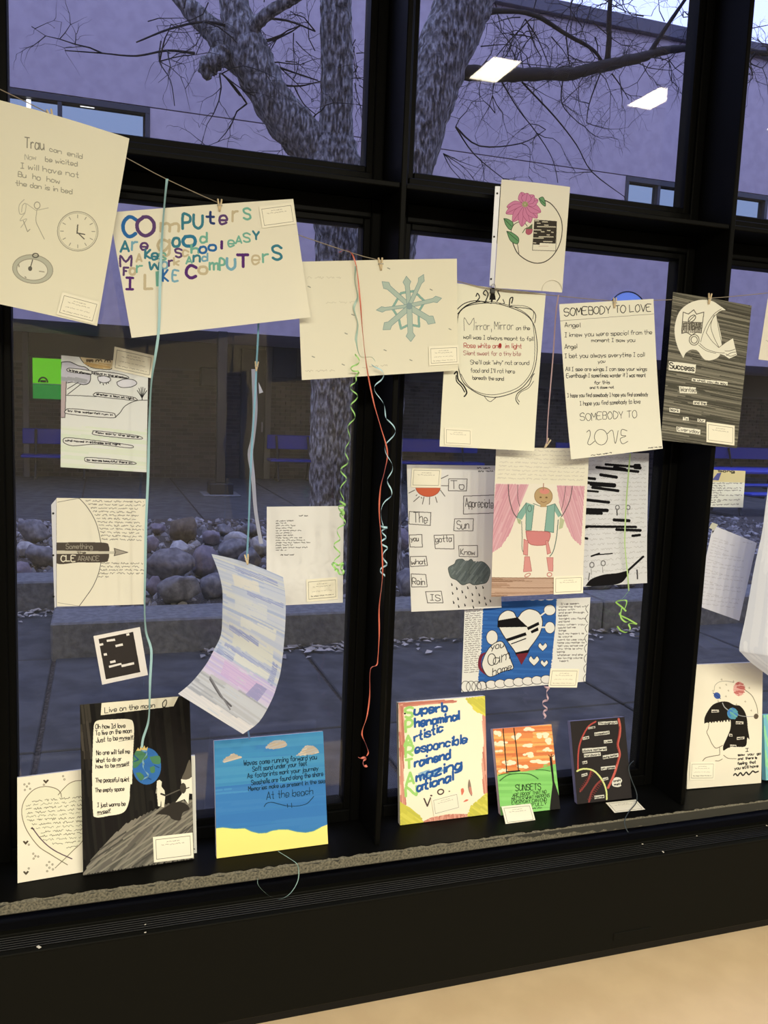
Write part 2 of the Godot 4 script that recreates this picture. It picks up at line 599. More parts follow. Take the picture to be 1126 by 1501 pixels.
	for i in mm.instance_count:
		var p := Vector3(rng.randf_range(-3.0, 9.0), 0.175, rng.randf_range(-8.0, -3.6))
		if p.x < -0.1:
			p.z = rng.randf_range(-8.0, -4.9)
		var s := rng.randf_range(0.012, 0.05)
		mm.set_instance_transform(i, Transform3D(Basis(Vector3(rng.randf(), rng.randf(), 0.3).normalized(), rng.randf() * 6.0) * Basis.from_scale(Vector3(s, s * 0.6, s)), p))
		var g := rng.randf_range(0.12, 0.42)
		mm.set_instance_color(i, Color(g, g * 0.95, g * 0.92))
	var gm := mat("gravel", Color.WHITE, 0.95)
	gm.vertex_color_use_as_albedo = true
	var mi := MultiMeshInstance3D.new()
	mi.name = "gravel"
	mi.multimesh = mm
	mi.material_override = gm
	meta(mi, "loose grey gravel and stone chips between the boulders of the bed", "gravel")
	mi.set_meta("kind", "stuff")
	add_child(mi, true)
	# dry leaves blown against the edging
	mm = MultiMesh.new()
	mm.transform_format = MultiMesh.TRANSFORM_3D
	mm.use_colors = true
	mm.mesh = leaf()
	mm.instance_count = 420
	for i in mm.instance_count:
		var p := Vector3(rng.randf_range(0.6, 4.0), 0.012, -3.11 + absf(rng.randfn(0.0, 0.10)))
		if i % 3 == 0:
			p = Vector3(rng.randf_range(-1.2, -0.34), 0.012, -4.36 + absf(rng.randfn(0.0, 0.16)))
		var s := rng.randf_range(0.02, 0.045)
		mm.set_instance_transform(i, Transform3D(Basis(Vector3.UP, rng.randf() * TAU) * Basis(Vector3.RIGHT, rng.randf_range(-0.5, 0.5)) * Basis.from_scale(Vector3(s, s, s)), p))
		var g := rng.randf_range(0.25, 0.6)
		mm.set_instance_color(i, Color(g, g * 0.92, g * 0.8))
	mi = MultiMeshInstance3D.new()
	mi.name = "leaf_litter"
	mi.multimesh = mm
	mi.material_override = gm
	meta(mi, "pale dry leaves scattered on the paving against the edging", "leaves")
	mi.set_meta("kind", "stuff")
	add_child(mi, true)

func pebble() -> ArrayMesh:
	var st := st0()
	org = Vector3.ZERO
	var ring := []
	for k in 6:
		ring.append(Vector3(cos(TAU * k / 6.0) * (0.8 + 0.3 * (k % 2)), 0.1 * (k % 3), sin(TAU * k / 6.0)))
	for k in 6:
		face(st, [ring[k], ring[(k + 1) % 6], Vector3(0.1, 0.75, 0)], ring[k] + Vector3.UP * 0.5)
		face(st, [ring[k], ring[(k + 1) % 6], Vector3(0, -0.7, 0.1)], ring[k] - Vector3.UP * 0.5)
	st.generate_normals()
	return st.commit()

func leaf() -> ArrayMesh:
	var st := st0()
	org = Vector3.ZERO
	face(st, [Vector3(-1, 0, 0), Vector3(0, 0.15, 0.45), Vector3(1, 0, 0)], Vector3.UP)
	face(st, [Vector3(-1, 0, 0), Vector3(0, 0.2, -0.45), Vector3(1, 0, 0)], Vector3.UP)
	st.generate_normals()
	return st.commit()

func far_building() -> void:
	var stucco := mats_outside("stucco")
	var z := -11.8
	org = Vector3.ZERO
	# upper storey carried over the patio, with window openings; a groove at window-head height
	var s := setting("wall_far", Vector3(4, 2.7, z))
	var holes := [[-7.0, 0.71], [9.16, 12.4], [13.55, 17.0]]
	var st := st0()
	bbox(st, Vector3(-14, 6.0, z - 3.0), Vector3(26, 8.45, z))
	part("wall_panel", st, stucco, s)
	var low := mats_outside("stucco_low")
	var x := -14.0
	for h in holes + [[26.0, 26.0]]:
		st = st0()
		bbox(st, Vector3(x, 4.72, z - 3.0), Vector3(h[0], 5.982, z))
		part("wall_panel", st, low, s)
		x = h[1]
	st = st0()
	bbox(st, Vector3(-14, 2.7, z - 3.0), Vector3(26, 4.705, z))
	part("wall_panel", st, low, s)
	st = st0()
	bbox(st, Vector3(-14, 2.72, z - 2.98), Vector3(26, 8.4, z - 0.16))
	part("joint_backing", st, mat("joint_grey", Color(0.4, 0.37, 0.4), 0.95), s)
	st = st0()
	bbox(st, Vector3(-14, 8.45, z - 3.1), Vector3(26, 8.68, z + 0.12), 0.01)
	part("roof_coping", st, mat("coping", Color(0.28, 0.27, 0.33), 0.6), s)
	var frame := mat("far_frame", Color(0.14, 0.15, 0.2), 0.5)
	var pane := mat("mirror_glazing", Color(0.52, 0.56, 0.56), 0.05, 1.0)
	var lamp := mat("far_lamp", Color(0.9, 0.9, 0.9), 0.5)
	lamp.emission_enabled = true
	lamp.emission = Color(1, 1, 1)
	lamp.emission_energy_multiplier = 1.6
	var n := 20
	for h in holes:
		var w := setting("window_%d" % n, Vector3(h[0], 4.72, z))
		n += 1
		st = st0()
		bbox(st, Vector3(h[0], 5.89, z - 0.12), Vector3(h[1], 5.982, z + 0.02), 0.005)
		bbox(st, Vector3(h[0], 4.72, z - 0.12), Vector3(h[1], 4.80, z + 0.02), 0.005)
		bbox(st, Vector3(h[1] - 0.07, 4.8, z - 0.12), Vector3(h[1], 5.89, z + 0.02), 0.005)
		bbox(st, Vector3(h[0], 4.8, z - 0.12), Vector3(h[0] + 0.07, 5.89, z + 0.02), 0.005)
		part("window_frame", st, frame, w)
		var step := 1.22
		var k := 0
		var xa: float = h[1] - 0.07
		while xa > h[0] + 0.1:
			var xb: float = maxf(xa - step, h[0] + 0.07)
			st = st0()
			bbox(st, Vector3(xb + 0.03, 4.8, z - 0.09), Vector3(xa - 0.03, 5.89, z - 0.08))
			part("pane", st, pane, w)
			if xb > h[0] + 0.1:
				st = st0()
				bbox(st, Vector3(xb - 0.03, 4.8, z - 0.1), Vector3(xb + 0.03, 5.89, z + 0.01), 0.004)
				part("window_bar", st, frame, w)
			xa = xb
			k += 1
	# lamps glowing behind the far panes
	for c in [[128, 152, 0.20, 0.10], [42, 152, 0.06, 0.12]]:
		var p := onz(c[0], c[1], z - 0.07)
		org = p
		st = st0()
		bbox(st, p - Vector3(c[2] * 0.5, c[3] * 0.5, 0.008), p + Vector3(c[2] * 0.5, c[3] * 0.5, 0.008), 0.002)
		solo("lit_lamp", st, lamp, "small white lamp glowing in the long upper window across the courtyard", "lamp", "lamps in the upper window across the courtyard")
	# blue disc added on the upper wall, standing in for a reflection in the glass
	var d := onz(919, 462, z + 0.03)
	var sg := thing("reflection_disc", "round light blue disc added on the far wall in place of a reflection", "sign", d)
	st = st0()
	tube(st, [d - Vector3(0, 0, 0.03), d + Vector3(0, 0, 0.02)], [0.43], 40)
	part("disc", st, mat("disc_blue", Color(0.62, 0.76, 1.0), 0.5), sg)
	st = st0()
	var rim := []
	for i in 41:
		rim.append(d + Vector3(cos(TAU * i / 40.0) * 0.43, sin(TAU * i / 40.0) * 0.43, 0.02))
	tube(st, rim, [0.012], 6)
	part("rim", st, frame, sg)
	# recessed ground floor: bricks below, plaster above
	org = Vector3.ZERO
	var g := setting("wall_brick", Vector3(4, 0.06, -14.8))
	st = st0()
	bbox(st, Vector3(-14, -0.1, -15.1), Vector3(26, 2.18, -14.81))
	part("mortar_bed", st, mats_outside("mortar"), g)
	st = st0()
	bbox(st, Vector3(-14, 2.18, -15.1), Vector3(26, 2.75, -14.79))
	part("plaster_band", st, mats_outside("plaster"), g)
	bricks(g)
	org = Vector3.ZERO
	for w in [["wall_far_left", Vector3(-14.2, -0.1, -15.1), Vector3(-14, 8.5, 0.0)], ["wall_far_right", Vector3(26, -0.1, -15.1), Vector3(26.2, 8.5, 0.0)]]:
		st = st0()
		bbox(st, w[1], w[2])
		structure(w[0], st, stucco)

func bricks(g: Node3D) -> void:
	var tones := []
	for i in 5:
		var v := 0.24 + 0.024 * i
		tones.append(mat("brick_%d" % i, Color(v, v * 0.90, v * 0.83), 0.95))
	var unit := BoxMesh.new()
	unit.size = Vector3(0.202, 0.062, 0.05)
	var mm := MultiMesh.new()
	mm.transform_format = MultiMesh.TRANSFORM_3D
	mm.use_colors = true
	mm.mesh = unit
	var rest := []
	var made := 0
	for r in 28:
		for c in range(-18, 85):
			var x := c * 0.214 + (0.107 if r % 2 else 0.0)
			var p := Vector3(x, 0.10 + 0.0745 * r, -14.815 + rng.randf_range(-0.003, 0.003))
			var k := rng.randi() % 5
			if x > 0.80 and x < 3.02 and made < 300:
				var o := MeshInstance3D.new()
				o.name = "brick"
				o.mesh = unit
				o.material_override = tones[k]
				o.position = p - g.position
				g.add_child(o, true)
				made += 1
			else:
				rest.append([p - g.position, k])
	mm.instance_count = rest.size()
	for i in rest.size():
		mm.set_instance_transform(i, Transform3D(Basis(), rest[i][0]))
		mm.set_instance_color(i, tones[rest[i][1]].albedo_color.srgb_to_linear())
	var bm := mat("brick_rest", Color.WHITE, 0.95)
	bm.vertex_color_use_as_albedo = true
	var mi := MultiMeshInstance3D.new()
	mi.name = "brickwork"
	mi.multimesh = mm
	mi.material_override = bm
	mi.set_meta("kind", "stuff")
	g.add_child(mi, true)

func limb(flat: Array, z: Array, rough := 0.06, sides := 12) -> SurfaceTool:
	# a branch from photo pixels (u, v, width) at the given depths
	var pts := []
	var n := flat.size() / 3
	for i in n:
		var t := float(i) / maxf(1.0, n - 1.0)
		var d := lerpf(z[0], z[1], t)
		var p := onz(flat[3 * i], flat[3 * i + 1], d)
		pts.append(Vector4(p.x, p.y, p.z, flat[3 * i + 2] * 0.5 * (EYE - p).dot(AXES.z) / F))
	var sm := spline(pts, 7)
	var ps := []
	var rs := []
	for q in sm:
		ps.append(Vector3(q.x, q.y, q.z))
		rs.append(q.w)
	var st := st0()
	tube(st, ps, rs, sides, rough)
	return st

func twigs(st: SurfaceTool, base: Vector3, dir: Vector3, length: float, r: float, depth: int) -> void:
	var pts := [base]
	var rs := [r]
	var p := base
	var n := 5
	for i in n:
		dir = (dir + Vector3(rng.randfn(0, 0.28), rng.randfn(-0.05, 0.28), rng.randfn(0, 0.2))).normalized()
		p += dir * length / n
		pts.append(p)
		rs.append(r * (1.0 - 0.75 * (i + 1.0) / n))
		if depth > 0 and rng.randf() < 0.75:
			var side := (dir + Vector3(rng.randfn(0, 0.9), rng.randfn(-0.1, 0.8), rng.randfn(0, 0.6))).normalized()
			twigs(st, p, side, length * rng.randf_range(0.35, 0.7), r * 0.5, depth - 1)
	tube(st, pts, rs, 4)

func trees() -> void:
	var bark := mats_outside("bark")
	var twig := mats_outside("twig")
	var base := ony(490, 838, 0.17)
	base.z = -5.0
	var t := thing("forked_tree", "bare tree with flaking grey bark that forks above the window transom", "tree", Vector3(onz(490, 800, -5.0).x, 0.17, -5.0))
	part("trunk", limb([492, 834, 96, 490, 790, 78, 490, 740, 73, 489, 650, 70, 491, 560, 69, 494, 450, 66, 494, 350, 66, 490, 290, 76, 487, 245, 86, 488, 205, 70], [-5.0, -5.0]), bark, t)
	part("limb", limb([492, 250, 60, 493, 190, 50, 494, 96, 48, 492, 0, 47, 490, -120, 42], [-5.0, -4.9], 0.07), bark, t)
	part("limb", limb([480, 240, 66, 450, 206, 66, 412, 165, 62, 382, 115, 60, 362, 75, 62, 347, 25, 46, 334, -60, 42], [-5.0, -5.3], 0.09), bark, t)
	part("limb", limb([378, 105, 54, 340, 74, 50, 312, 44, 34, 280, 14, 29, 238, -40, 24], [-5.2, -5.6], 0.12), bark, t)
	part("limb", limb([362, 60, 26, 374, 38, 20, 395, 18, 18, 425, 0, 17, 455, -20, 14], [-5.2, -4.8], 0.1), bark, t)
	part("burl", limb([330, 72, 20, 312, 92, 28, 303, 102, 22, 306, 116, 8], [-5.15, -5.1], 0.35), bark, t)
	var st := st0()
	for b in [[340, 40, 7, 300, 32, 6, 250, 42, 5, 200, 62, 3], [285, 78, 7, 245, 74, 5, 200, 82, 4, 150, 78, 3, 95, 74, 2], [370, 26, 6, 420, 30, 5, 462, 46, 3], [380, 62, 6, 420, 50, 4, 440, 38, 2], [390, 92, 6, 430, 106, 4, 466, 118, 3], [410, 125, 5, 440, 126, 4, 466, 120, 2], [432, 128, 4, 445, 152, 3, 463, 168, 2], [352, 140, 5, 330, 112, 4, 322, 108, 2], [362, 152, 4, 345, 128, 4, 325, 108, 3], [236, 60, 3, 234, 90, 3, 250, 118, 2, 256, 155, 2]]:
		var ps := []
		var rs := []
		for i in b.size() / 3:
			var p := onz(b[3 * i], b[3 * i + 1], -5.2 + 0.1 * i)
			ps.append(p)
			rs.append(b[3 * i + 2] * 0.32 * 0.0058)
		tube(st, spline(ps, 4), spline(rs, 4), 6, 0.1)
		for k in 2:
			var q: Vector3 = ps[rng.randi() % ps.size()]
			twigs(st, q, Vector3(rng.randfn(0, 1), rng.randfn(-0.1, 0.6), rng.randfn(0, 0.5)).normalized(), 0.55, 0.007, 2)
	for k in 26:
		var q := onz(rng.randf_range(210, 470), rng.randf_range(-30, 120), rng.randf_range(-5.8, -4.9))
		if k % 4 == 0:
			q = onz(rng.randf_range(516, 530), rng.randf_range(0, 150), -5.2)
		twigs(st, q, Vector3(rng.randfn(0, 1), rng.randfn(0.1, 0.6), rng.randfn(0, 0.4)).normalized(), 0.5, 0.005, 2)
	part("twigs", st, twig, t).set_meta("kind", "stuff")
	# the second trunk, closer to the glass, with one long low bough
	var zt := -4.3
	var t2 := thing("leaning_tree", "thick bare leaning tree trunk with one long dark bough across the upper pane", "tree", Vector3(onz(555, 850, zt).x, 0.17, zt))
	part("trunk", limb([549, 861, 92, 552, 800, 76, 556, 640, 70, 562, 480, 70, 572, 380, 72, 586, 300, 74, 601, 235, 76, 622, 165, 78, 645, 95, 80, 668, 35, 84, 684, -10, 88, 705, -90, 90], [zt, zt]), bark, t2)
	part("bough", limb([660, 105, 22, 700, 107, 21, 737, 110, 19, 790, 109, 18, 830, 109, 17, 868, 101, 17, 905, 92, 16, 940, 84, 14, 965, 76, 12, 1000, 71, 11, 1060, 68, 9, 1130, 78, 8, 1200, 60, 5], [zt, -4.9], 0.12, 9), twig, t2)
	part("bough", limb([890, 92, 10, 893, 60, 8, 893, 30, 7, 897, -30, 6], [zt - 0.35, -4.5], 0.1, 8), twig, t2)
	part("bough", limb([950, 82, 9, 965, 58, 7, 980, 35, 6, 1004, 0, 5, 1030, -40, 4], [zt - 0.4, -4.5], 0.1, 8), twig, t2)
	part("bough", limb([700, 20, 14, 735, 16, 8, 783, 22, 7, 830, 50, 6, 868, 72, 5, 884, 92, 4], [zt, -4.6], 0.1, 8), twig, t2)
	st = st0()
	var px := 0.0053
	for b in [[733, 115, 4, 760, 160, 3, 787, 195, 3, 810, 233, 2, 818, 268, 2], [765, 120, 5, 814, 172, 4, 845, 212, 3, 868, 252, 3, 915, 288, 2], [668, 186, 5, 703, 214, 4, 764, 210, 3, 800, 190, 2], [668, 186, 4, 695, 226, 3, 738, 262, 2], [726, 116, 4, 722, 140, 2, 726, 166, 2], [826, 112, 4, 824, 152, 3, 848, 180, 2], [880, 108, 4, 864, 152, 3, 860, 180, 2], [897, 108, 4, 910, 126, 3, 922, 146, 2], [650, 225, 3, 660, 245, 2, 675, 262, 2], [770, 28, 4, 790, 60, 3, 806, 100, 2], [775, 30, 4, 745, 62, 3, 722, 90, 2], [830, 52, 4, 833, 80, 3, 836, 108, 2], [860, 66, 4, 872, 84, 2, 866, 92, 2], [950, 84, 3, 980, 90, 2, 985, 120, 2], [705, 68, 3, 750, 66, 2, 772, 82, 2], [712, 90, 3, 755, 92, 2, 812, 98, 2], [1086, 46, 4, 1100, 42, 3, 1130, 36, 2], [1108, 78, 8, 1100, 92, 4, 1118, 100, 2], [1085, 75, 5, 1104, 110, 3, 1090, 130, 2, 1080, 170, 2]]:
		var ps := []
		var rs := []
		for i in b.size() / 3:
			ps.append(onz(b[3 * i], b[3 * i + 1], -4.5 - 0.06 * i))
			rs.append(b[3 * i + 2] * 0.32 * px)
		tube(st, spline(ps, 4), spline(rs, 4), 5, 0.1)
		for k in 3:
			var q: Vector3 = ps[rng.randi() % ps.size()]
			twigs(st, q, Vector3(rng.randfn(0.3, 0.8), rng.randfn(-0.2, 0.6), rng.randfn(0, 0.4)).normalized(), 0.4, 0.0045, 2)
	for k in 46:
		var u := rng.randf_range(720, 1130)
		var q := onz(u, 108 - maxf(0.0, (u - 830) * 0.14), rng.randf_range(-5.0, -4.4))
		twigs(st, q, Vector3(rng.randfn(0.2, 0.6), rng.randfn(0.1, 0.8), rng.randfn(0, 0.4)).normalized(), rng.randf_range(0.25, 0.6), 0.005, 2)
	for k in 26:
		var q := onz(rng.randf_range(725, 1010), rng.randf_range(-20, 60), rng.randf_range(-5.0, -4.4))
		twigs(st, q, Vector3(rng.randfn(0.2, 0.8), rng.randfn(0.0, 0.6), rng.randfn(0, 0.4)).normalized(), rng.randf_range(0.3, 0.6), 0.006, 2)
	part("twigs", st, twig, t2).set_meta("kind", "stuff")

func bench(at: Vector3, width: float, label: String) -> void:
	var blue := mats_outside("blue")
	var dark := mats_outside("dark")
	var t := thing("bench", label, "bench", at, "blue benches along the brick wall")
	var st := st0()
	bbox(st, at + Vector3(-width * 0.5, 0.62, -0.22), at + Vector3(width * 0.5, 0.90, -0.18), 0.012)
	part("backrest", st, blue, t)
	st = st0()
	bbox(st, at + Vector3(-width * 0.5, 0.39, -0.18), at + Vector3(width * 0.5, 0.44, 0.22), 0.012)
	part("seat", st, blue, t)
	for s in [-1.0, 1.0]:
		st = st0()
		var x: float = s * width * 0.32
		tube(st, [at + Vector3(x, 0.0, 0.16), at + Vector3(x, 0.37, 0.02), at + Vector3(x, 0.88, -0.16)], [0.024], 8)
		tube(st, [at + Vector3(x, 0.0, -0.22), at + Vector3(x, 0.38, -0.06)], [0.024], 8)
		tube(st, [at + Vector3(x, 0.012, -0.28), at + Vector3(x, 0.012, 0.24)], [0.024], 8)
		part("leg", st, dark, t)

func furniture_outside() -> void:
	var dark := mats_outside("dark")
	var y := 0.06
	bench(Vector3(3.62, y, -14.3), 1.0, "blue bench standing beside the dark doorway in the brick wall")
	bench(Vector3(-0.72, y, -14.3), 1.3, "blue bench standing below the lit green panel on the brick wall")
	bench(Vector3(6.6, y, -14.3), 2.2, "long blue bench on the patio behind the poem about the sun")
	bench(Vector3(10.6, y, -14.3), 2.0, "long blue bench on the patio behind the blacked-out poem")
	bench(Vector3(14.9, y, -14.3), 2.0, "long blue bench at the right end of the brick wall")
	# picnic table with tubular frame
	var c := Vector3(10.3, y, -8.9)
	var t := thing("picnic_table", "blue picnic table with bent black tube frame on the patio", "table", c)
	var blue := mats_outside("blue")
	var st := st0()
	bbox(st, c + Vector3(-1.0, 0.72, -0.38), c + Vector3(1.0, 0.77, 0.38), 0.012)
	part("tabletop", st, blue, t)
	for s in [-1.0, 1.0]:
		st = st0()
		bbox(st, c + Vector3(-1.0, 0.42, s * 0.72 - 0.13), c + Vector3(1.0, 0.46, s * 0.72 + 0.13), 0.012)
		part("bench_seat", st, blue, t)
		st = st0()
		var x: float = s * 0.72
		tube(st, spline([c + Vector3(x, 0.72, -0.3), c + Vector3(x, 0.3, -0.3), c + Vector3(x, 0.06, -0.36), c + Vector3(x, 0.03, -0.5), c + Vector3(x, 0.03, 0.5), c + Vector3(x, 0.06, 0.36), c + Vector3(x, 0.3, 0.3), c + Vector3(x, 0.72, 0.3)], 5), [0.03], 8)
		tube(st, [c + Vector3(x, 0.40, -0.8), c + Vector3(x, 0.40, 0.8)], [0.026], 8)
		part("leg_frame", st, dark, t)
	# post that carries the upper storey
	var p := ony(322, 731, y)
	p = Vector3(1.85, y, -11.75)
	t = thing("support_post", "dark square steel post on a block base holding the upper storey", "post", p)
	st = st0()
	bbox(st, p + Vector3(-0.075, 0.2, -0.075), p + Vector3(0.075, 2.64, 0.075), 0.008)
	part("shaft", st, dark, t)
	st = st0()
	bbox(st, p + Vector3(-0.19, 0.02, -0.19), p + Vector3(0.19, 0.2, 0.19), 0.01)
	part("base_block", st, dark, t)
	st = st0()
	bbox(st, p + Vector3(-0.3, 0.0, -0.3), p + Vector3(0.3, 0.022, 0.3), 0.006)
	part("footing", st, mats_outside("curb"), t)
	# dark box on the brick wall
	var q := Vector3(2.02, 2.04, -14.66)
	org = q
	st = st0()
	bbox(st, q - Vector3(0.2, 0.18, 0.1), q + Vector3(0.2, 0.18, 0.1), 0.012)
	var bx := solo("wall_box", st, dark, "dark rectangular metal box fixed high on the brick wall", "box")
	st = st0()
	bbox(st, q + Vector3(-0.18, -0.16, 0.1), q + Vector3(0.18, 0.16, 0.106), 0.003)
	part("cover_plate", st, mat("box_cover", Color(0.07, 0.07, 0.08), 0.4), bx)
	# door with pale jamb, notice board
	var d := setting("door_1", Vector3(2.9, y, -14.75))
	st = st0()
	bbox(st, Vector3(2.62, 0.06, -14.78), Vector3(3.10, 2.62, -14.70), 0.006)
	var leafd := part("door_leaf", st, mat("door_green", Color(0.10, 0.13, 0.11), 0.5), d)
	st = st0()
	bbox(st, Vector3(3.10, 0.06, -14.78), Vector3(3.22, 2.68, -14.66), 0.006)
	part("jamb", st, mat("jamb_beige", Color(0.50, 0.47, 0.38), 0.8), d)
	st = st0()
	tube(st, [Vector3(3.04, 1.0, -14.66), Vector3(3.04, 1.2, -14.66)], [0.015], 8)
	part("door_handle", st, mat("steel", Color(0.6, 0.6, 0.6), 0.3, 1.0), leafd)
	org = Vector3(3.48, 2.1, -14.7)
	var nb := thing("notice_board", "dark blue notice board hung on the wall beside the doorway", "notice board", Vector3(3.48, 2.1, -14.7))
	st = st0()
	bbox(st, Vector3(3.25, 2.1, -14.76), Vector3(3.72, 2.68, -14.72), 0.004)
	part("board", st, mat("board_blue", Color(0.07, 0.09, 0.17), 0.5), nb)
	st = st0()
	for s in [[3.24, 2.09, 3.73, 2.11], [3.24, 2.67, 3.73, 2.69], [3.24, 2.11, 3.26, 2.67], [3.71, 2.11, 3.73, 2.67]]:
		bbox(st, Vector3(s[0], s[1], -14.76), Vector3(s[2], s[3], -14.71), 0.002)
	part("board_frame", st, dark, nb)
	# lit green panel with a pale post beside it
	var g := Vector3(-0.9, 1.5, -14.7)
	var lp := thing("vending_machine", "glowing lime and green display panel on the dark brick wall", "display", g)
	var lime := mat("lit_lime", Color(0.4, 0.8, 0.1), 0.5)
	lime.emission_enabled = true
	lime.emission = Color(0.36, 0.72, 0.10)
	lime.emission_energy_multiplier = 0.85
	var green := mat("lit_green", Color(0.1, 0.5, 0.2), 0.5)
	green.emission_enabled = true
	green.emission = Color(0.06, 0.50, 0.18)
	green.emission_energy_multiplier = 0.8
	st = st0()
	bbox(st, Vector3(-1.20, 1.78, -14.74), Vector3(-0.45, 2.24, -14.70), 0.004)
	var upd := part("upper_display", st, lime, lp)
	st = st0()
	bbox(st, Vector3(-1.20, 1.50, -14.74), Vector3(-0.45, 1.765, -14.70), 0.004)
	part("lower_display", st, green, lp)
	st = st0()
	bbox(st, Vector3(-1.20, 1.765, -14.74), Vector3(-0.45, 1.78, -14.69))
	part("divider", st, mat("divider_white", Color(0.8, 0.9, 0.85), 0.5), lp)
	st = st0()
	var em := []
	for i in 13:
		em.append(Vector3(-1.02 + cos(PI * i / 12.0) * 0.075, 1.80 + sin(PI * i / 12.0) * 0.09, -14.69))
	tube(st, em, [0.014], 6)
	bbox(st, Vector3(-1.07, 1.80, -14.7), Vector3(-0.97, 1.84, -14.685))
	part("emblem", st, mat("emblem_green", Color(0.03, 0.16, 0.09), 0.5), upd)
	st = st0()
	bbox(st, Vector3(-1.28, 1.46, -14.78), Vector3(-0.40, 2.28, -14.745), 0.004)
	part("housing", st, dark, lp)
	org = Vector3(-1.3, 0.06, -14.6)
	st = st0()
	bbox(st, Vector3(-1.36, 0.06, -14.66), Vector3(-1.26, 2.69, -14.54), 0.006)
	solo("wall_post", st, mat("post_beige", Color(0.48, 0.45, 0.40), 0.8), "slim pale post standing beside the lit green panel", "post")

# ---------------------------------------------------------------- drawing on paper
# Drawings are laid down in the coordinates of an enlarged view of each sheet and carried over to the sheet's own
# rectangle, so a sheet's picture belongs to the sheet.
const GLYPHS := {
	"A": "023962,1454", "B": "02094958574606,4655534202", "C": "6849290704224263", "D": "02093967643202", "E": "69090262,0646", "F": "690902,0646", "G": "68492907042242636545",
	"H": "0902,6962,0666", "I": "0949,2922,0242", "J": "5954422204", "K": "0902,590562", "L": "090262", "M": "0209356962", "N": "02096269", "O": "294967644222040729", "P": "02094968664505",
	"Q": "294967644222040729,3462", "R": "02094968664505,2562", "S": "68492908165563422203", "T": "0969,3932", "U": "090422426469", "V": "093269", "W": "0912365269", "X": "0962,0269", "Y": "093569,3532", "Z": "09690262",
	"a": "55361604123254,5652", "b": "0902,05264654422203", "c": "55361604123253", "d": "5952,55361604123253", "e": "0454461604123253", "f": "48392822,0646", "g": "55361604123254,56513000", "h": "0902,0526465552",
	"i": "1612,1819", "j": "26211000,2829", "k": "0902,460442", "l": "1912", "m": "0602,05263532,35566562", "n": "0602,0526465552", "o": "16465442120416", "p": "0600,05264654422203", "q": "5650,55361604123253",
	"r": "0602,052646", "s": "5546160553421203", "t": "29233242,0646", "u": "0603123254,5652", "v": "062256", "w": "0612355266", "x": "0652,0256", "y": "0632,5610", "z": "06560252",
	"0": "294967644222040729", "1": "072922", "2": "08294968020262", "6": "493906042242645506", "8": "2949584615032242535546,4629", "9": "62686949290615355566",
	",": "1310", ".": "1213", "'": "1917", "\"": "0907,2927", "!": "1914,1213", "-": "0545"}

var im: Image
var hom: Basis
var crop := [0.0, 0.0, 1.0]
var tw := 1
var th := 1
var kpx := 3.0
var brushes := {}
var cur := {}
var ink := RandomNumberGenerator.new()

func art(cor: Array, cr: Array, base: Color, k := 3.0) -> void:
	# cor: photo pixels of the sheet's corners, from top left clockwise
	var p := []
	for i in 4:
		p.append(Vector2(cor[2 * i], cor[2 * i + 1]))
	kpx = k
	tw = int(maxf(p[0].distance_to(p[1]), p[3].distance_to(p[2])) * k)
	th = int(maxf(p[0].distance_to(p[3]), p[1].distance_to(p[2])) * k)
	im = Image.create(tw, th, false, Image.FORMAT_RGBA8)
	im.fill(base)
	var d1: Vector2 = p[1] - p[2]
	var d2: Vector2 = p[3] - p[2]
	var s: Vector2 = p[0] - p[1] + p[2] - p[3]
	var det := d1.x * d2.y - d2.x * d1.y
	var g := (s.x * d2.y - d2.x * s.y) / det
	var h := (d1.x * s.y - s.x * d1.y) / det
	hom = Basis(Vector3(p[1].x - p[0].x + g * p[1].x, p[1].y - p[0].y + g * p[1].y, g), Vector3(p[3].x - p[0].x + h * p[3].x, p[3].y - p[0].y + h * p[3].y, h), Vector3(p[0].x, p[0].y, 1.0)).inverse()
	crop = cr
	ink.seed = int(cor[0] * 7 + cor[1])
	brushes.clear()

func uvp(x: float, y: float) -> Vector2:
	var w := hom * Vector3(crop[0] + x * crop[2], crop[1] + y * crop[2], 1.0)
	return Vector2(w.x / w.z, w.y / w.z)

func q(x: float, y: float) -> Vector2:
	var w := uvp(x, y)
	return Vector2(w.x * tw, w.y * th)

func qs(flat: Array) -> Array:
	var out := []
	for i in flat.size() / 2:
		out.append(q(flat[2 * i], flat[2 * i + 1]))
	return out

func brush(w: float, col: Color) -> Image:
	var d := maxi(1, int(round(w)))
	var key := str(d) + col.to_html()
	if not brushes.has(key):
		var n := d + 2
		var b := Image.create(n, n, false, Image.FORMAT_RGBA8)
		var c := (n - 1) * 0.5
		for y in n:
			for x in n:
				var a := clampf(w * 0.5 + 0.5 - Vector2(x - c, y - c).length(), 0.0, 1.0)
				b.set_pixel(x, y, Color(col.r, col.g, col.b, col.a * a))
		brushes[key] = b
	return brushes[key]

func draw(pts: Array, w: float, col: Color) -> void:
	# pts in sheet pixels, w in photo pixels
	var b := brush(maxf(1.0, w * kpx), col)
	var n := b.get_width()
	var r := Rect2i(0, 0, n, n)
	var step := maxf(1.0, w * kpx * 0.3)
	for i in pts.size() - 1:
		var a: Vector2 = pts[i]
		var e: Vector2 = pts[i + 1]
		var m := int(ceil(a.distance_to(e) / step))
		for k in maxi(1, m):
			var p := a.lerp(e, float(k) / maxi(1, m))
			im.blend_rect(b, r, Vector2i(int(p.x - n * 0.5 + 0.5), int(p.y - n * 0.5 + 0.5)))
	if pts.size() == 1:
		im.blend_rect(b, r, Vector2i(int(pts[0].x - n * 0.5), int(pts[0].y - n * 0.5)))

func ln(flat: Array, w: float, col: Color) -> void:
	draw(qs(flat), w, col)

func cv(flat: Array, w: float, col: Color, closed := false) -> void:
	var p := qs(flat)
	if closed:
		p.append(p[0])
	draw(spline(p, 8), w, col)

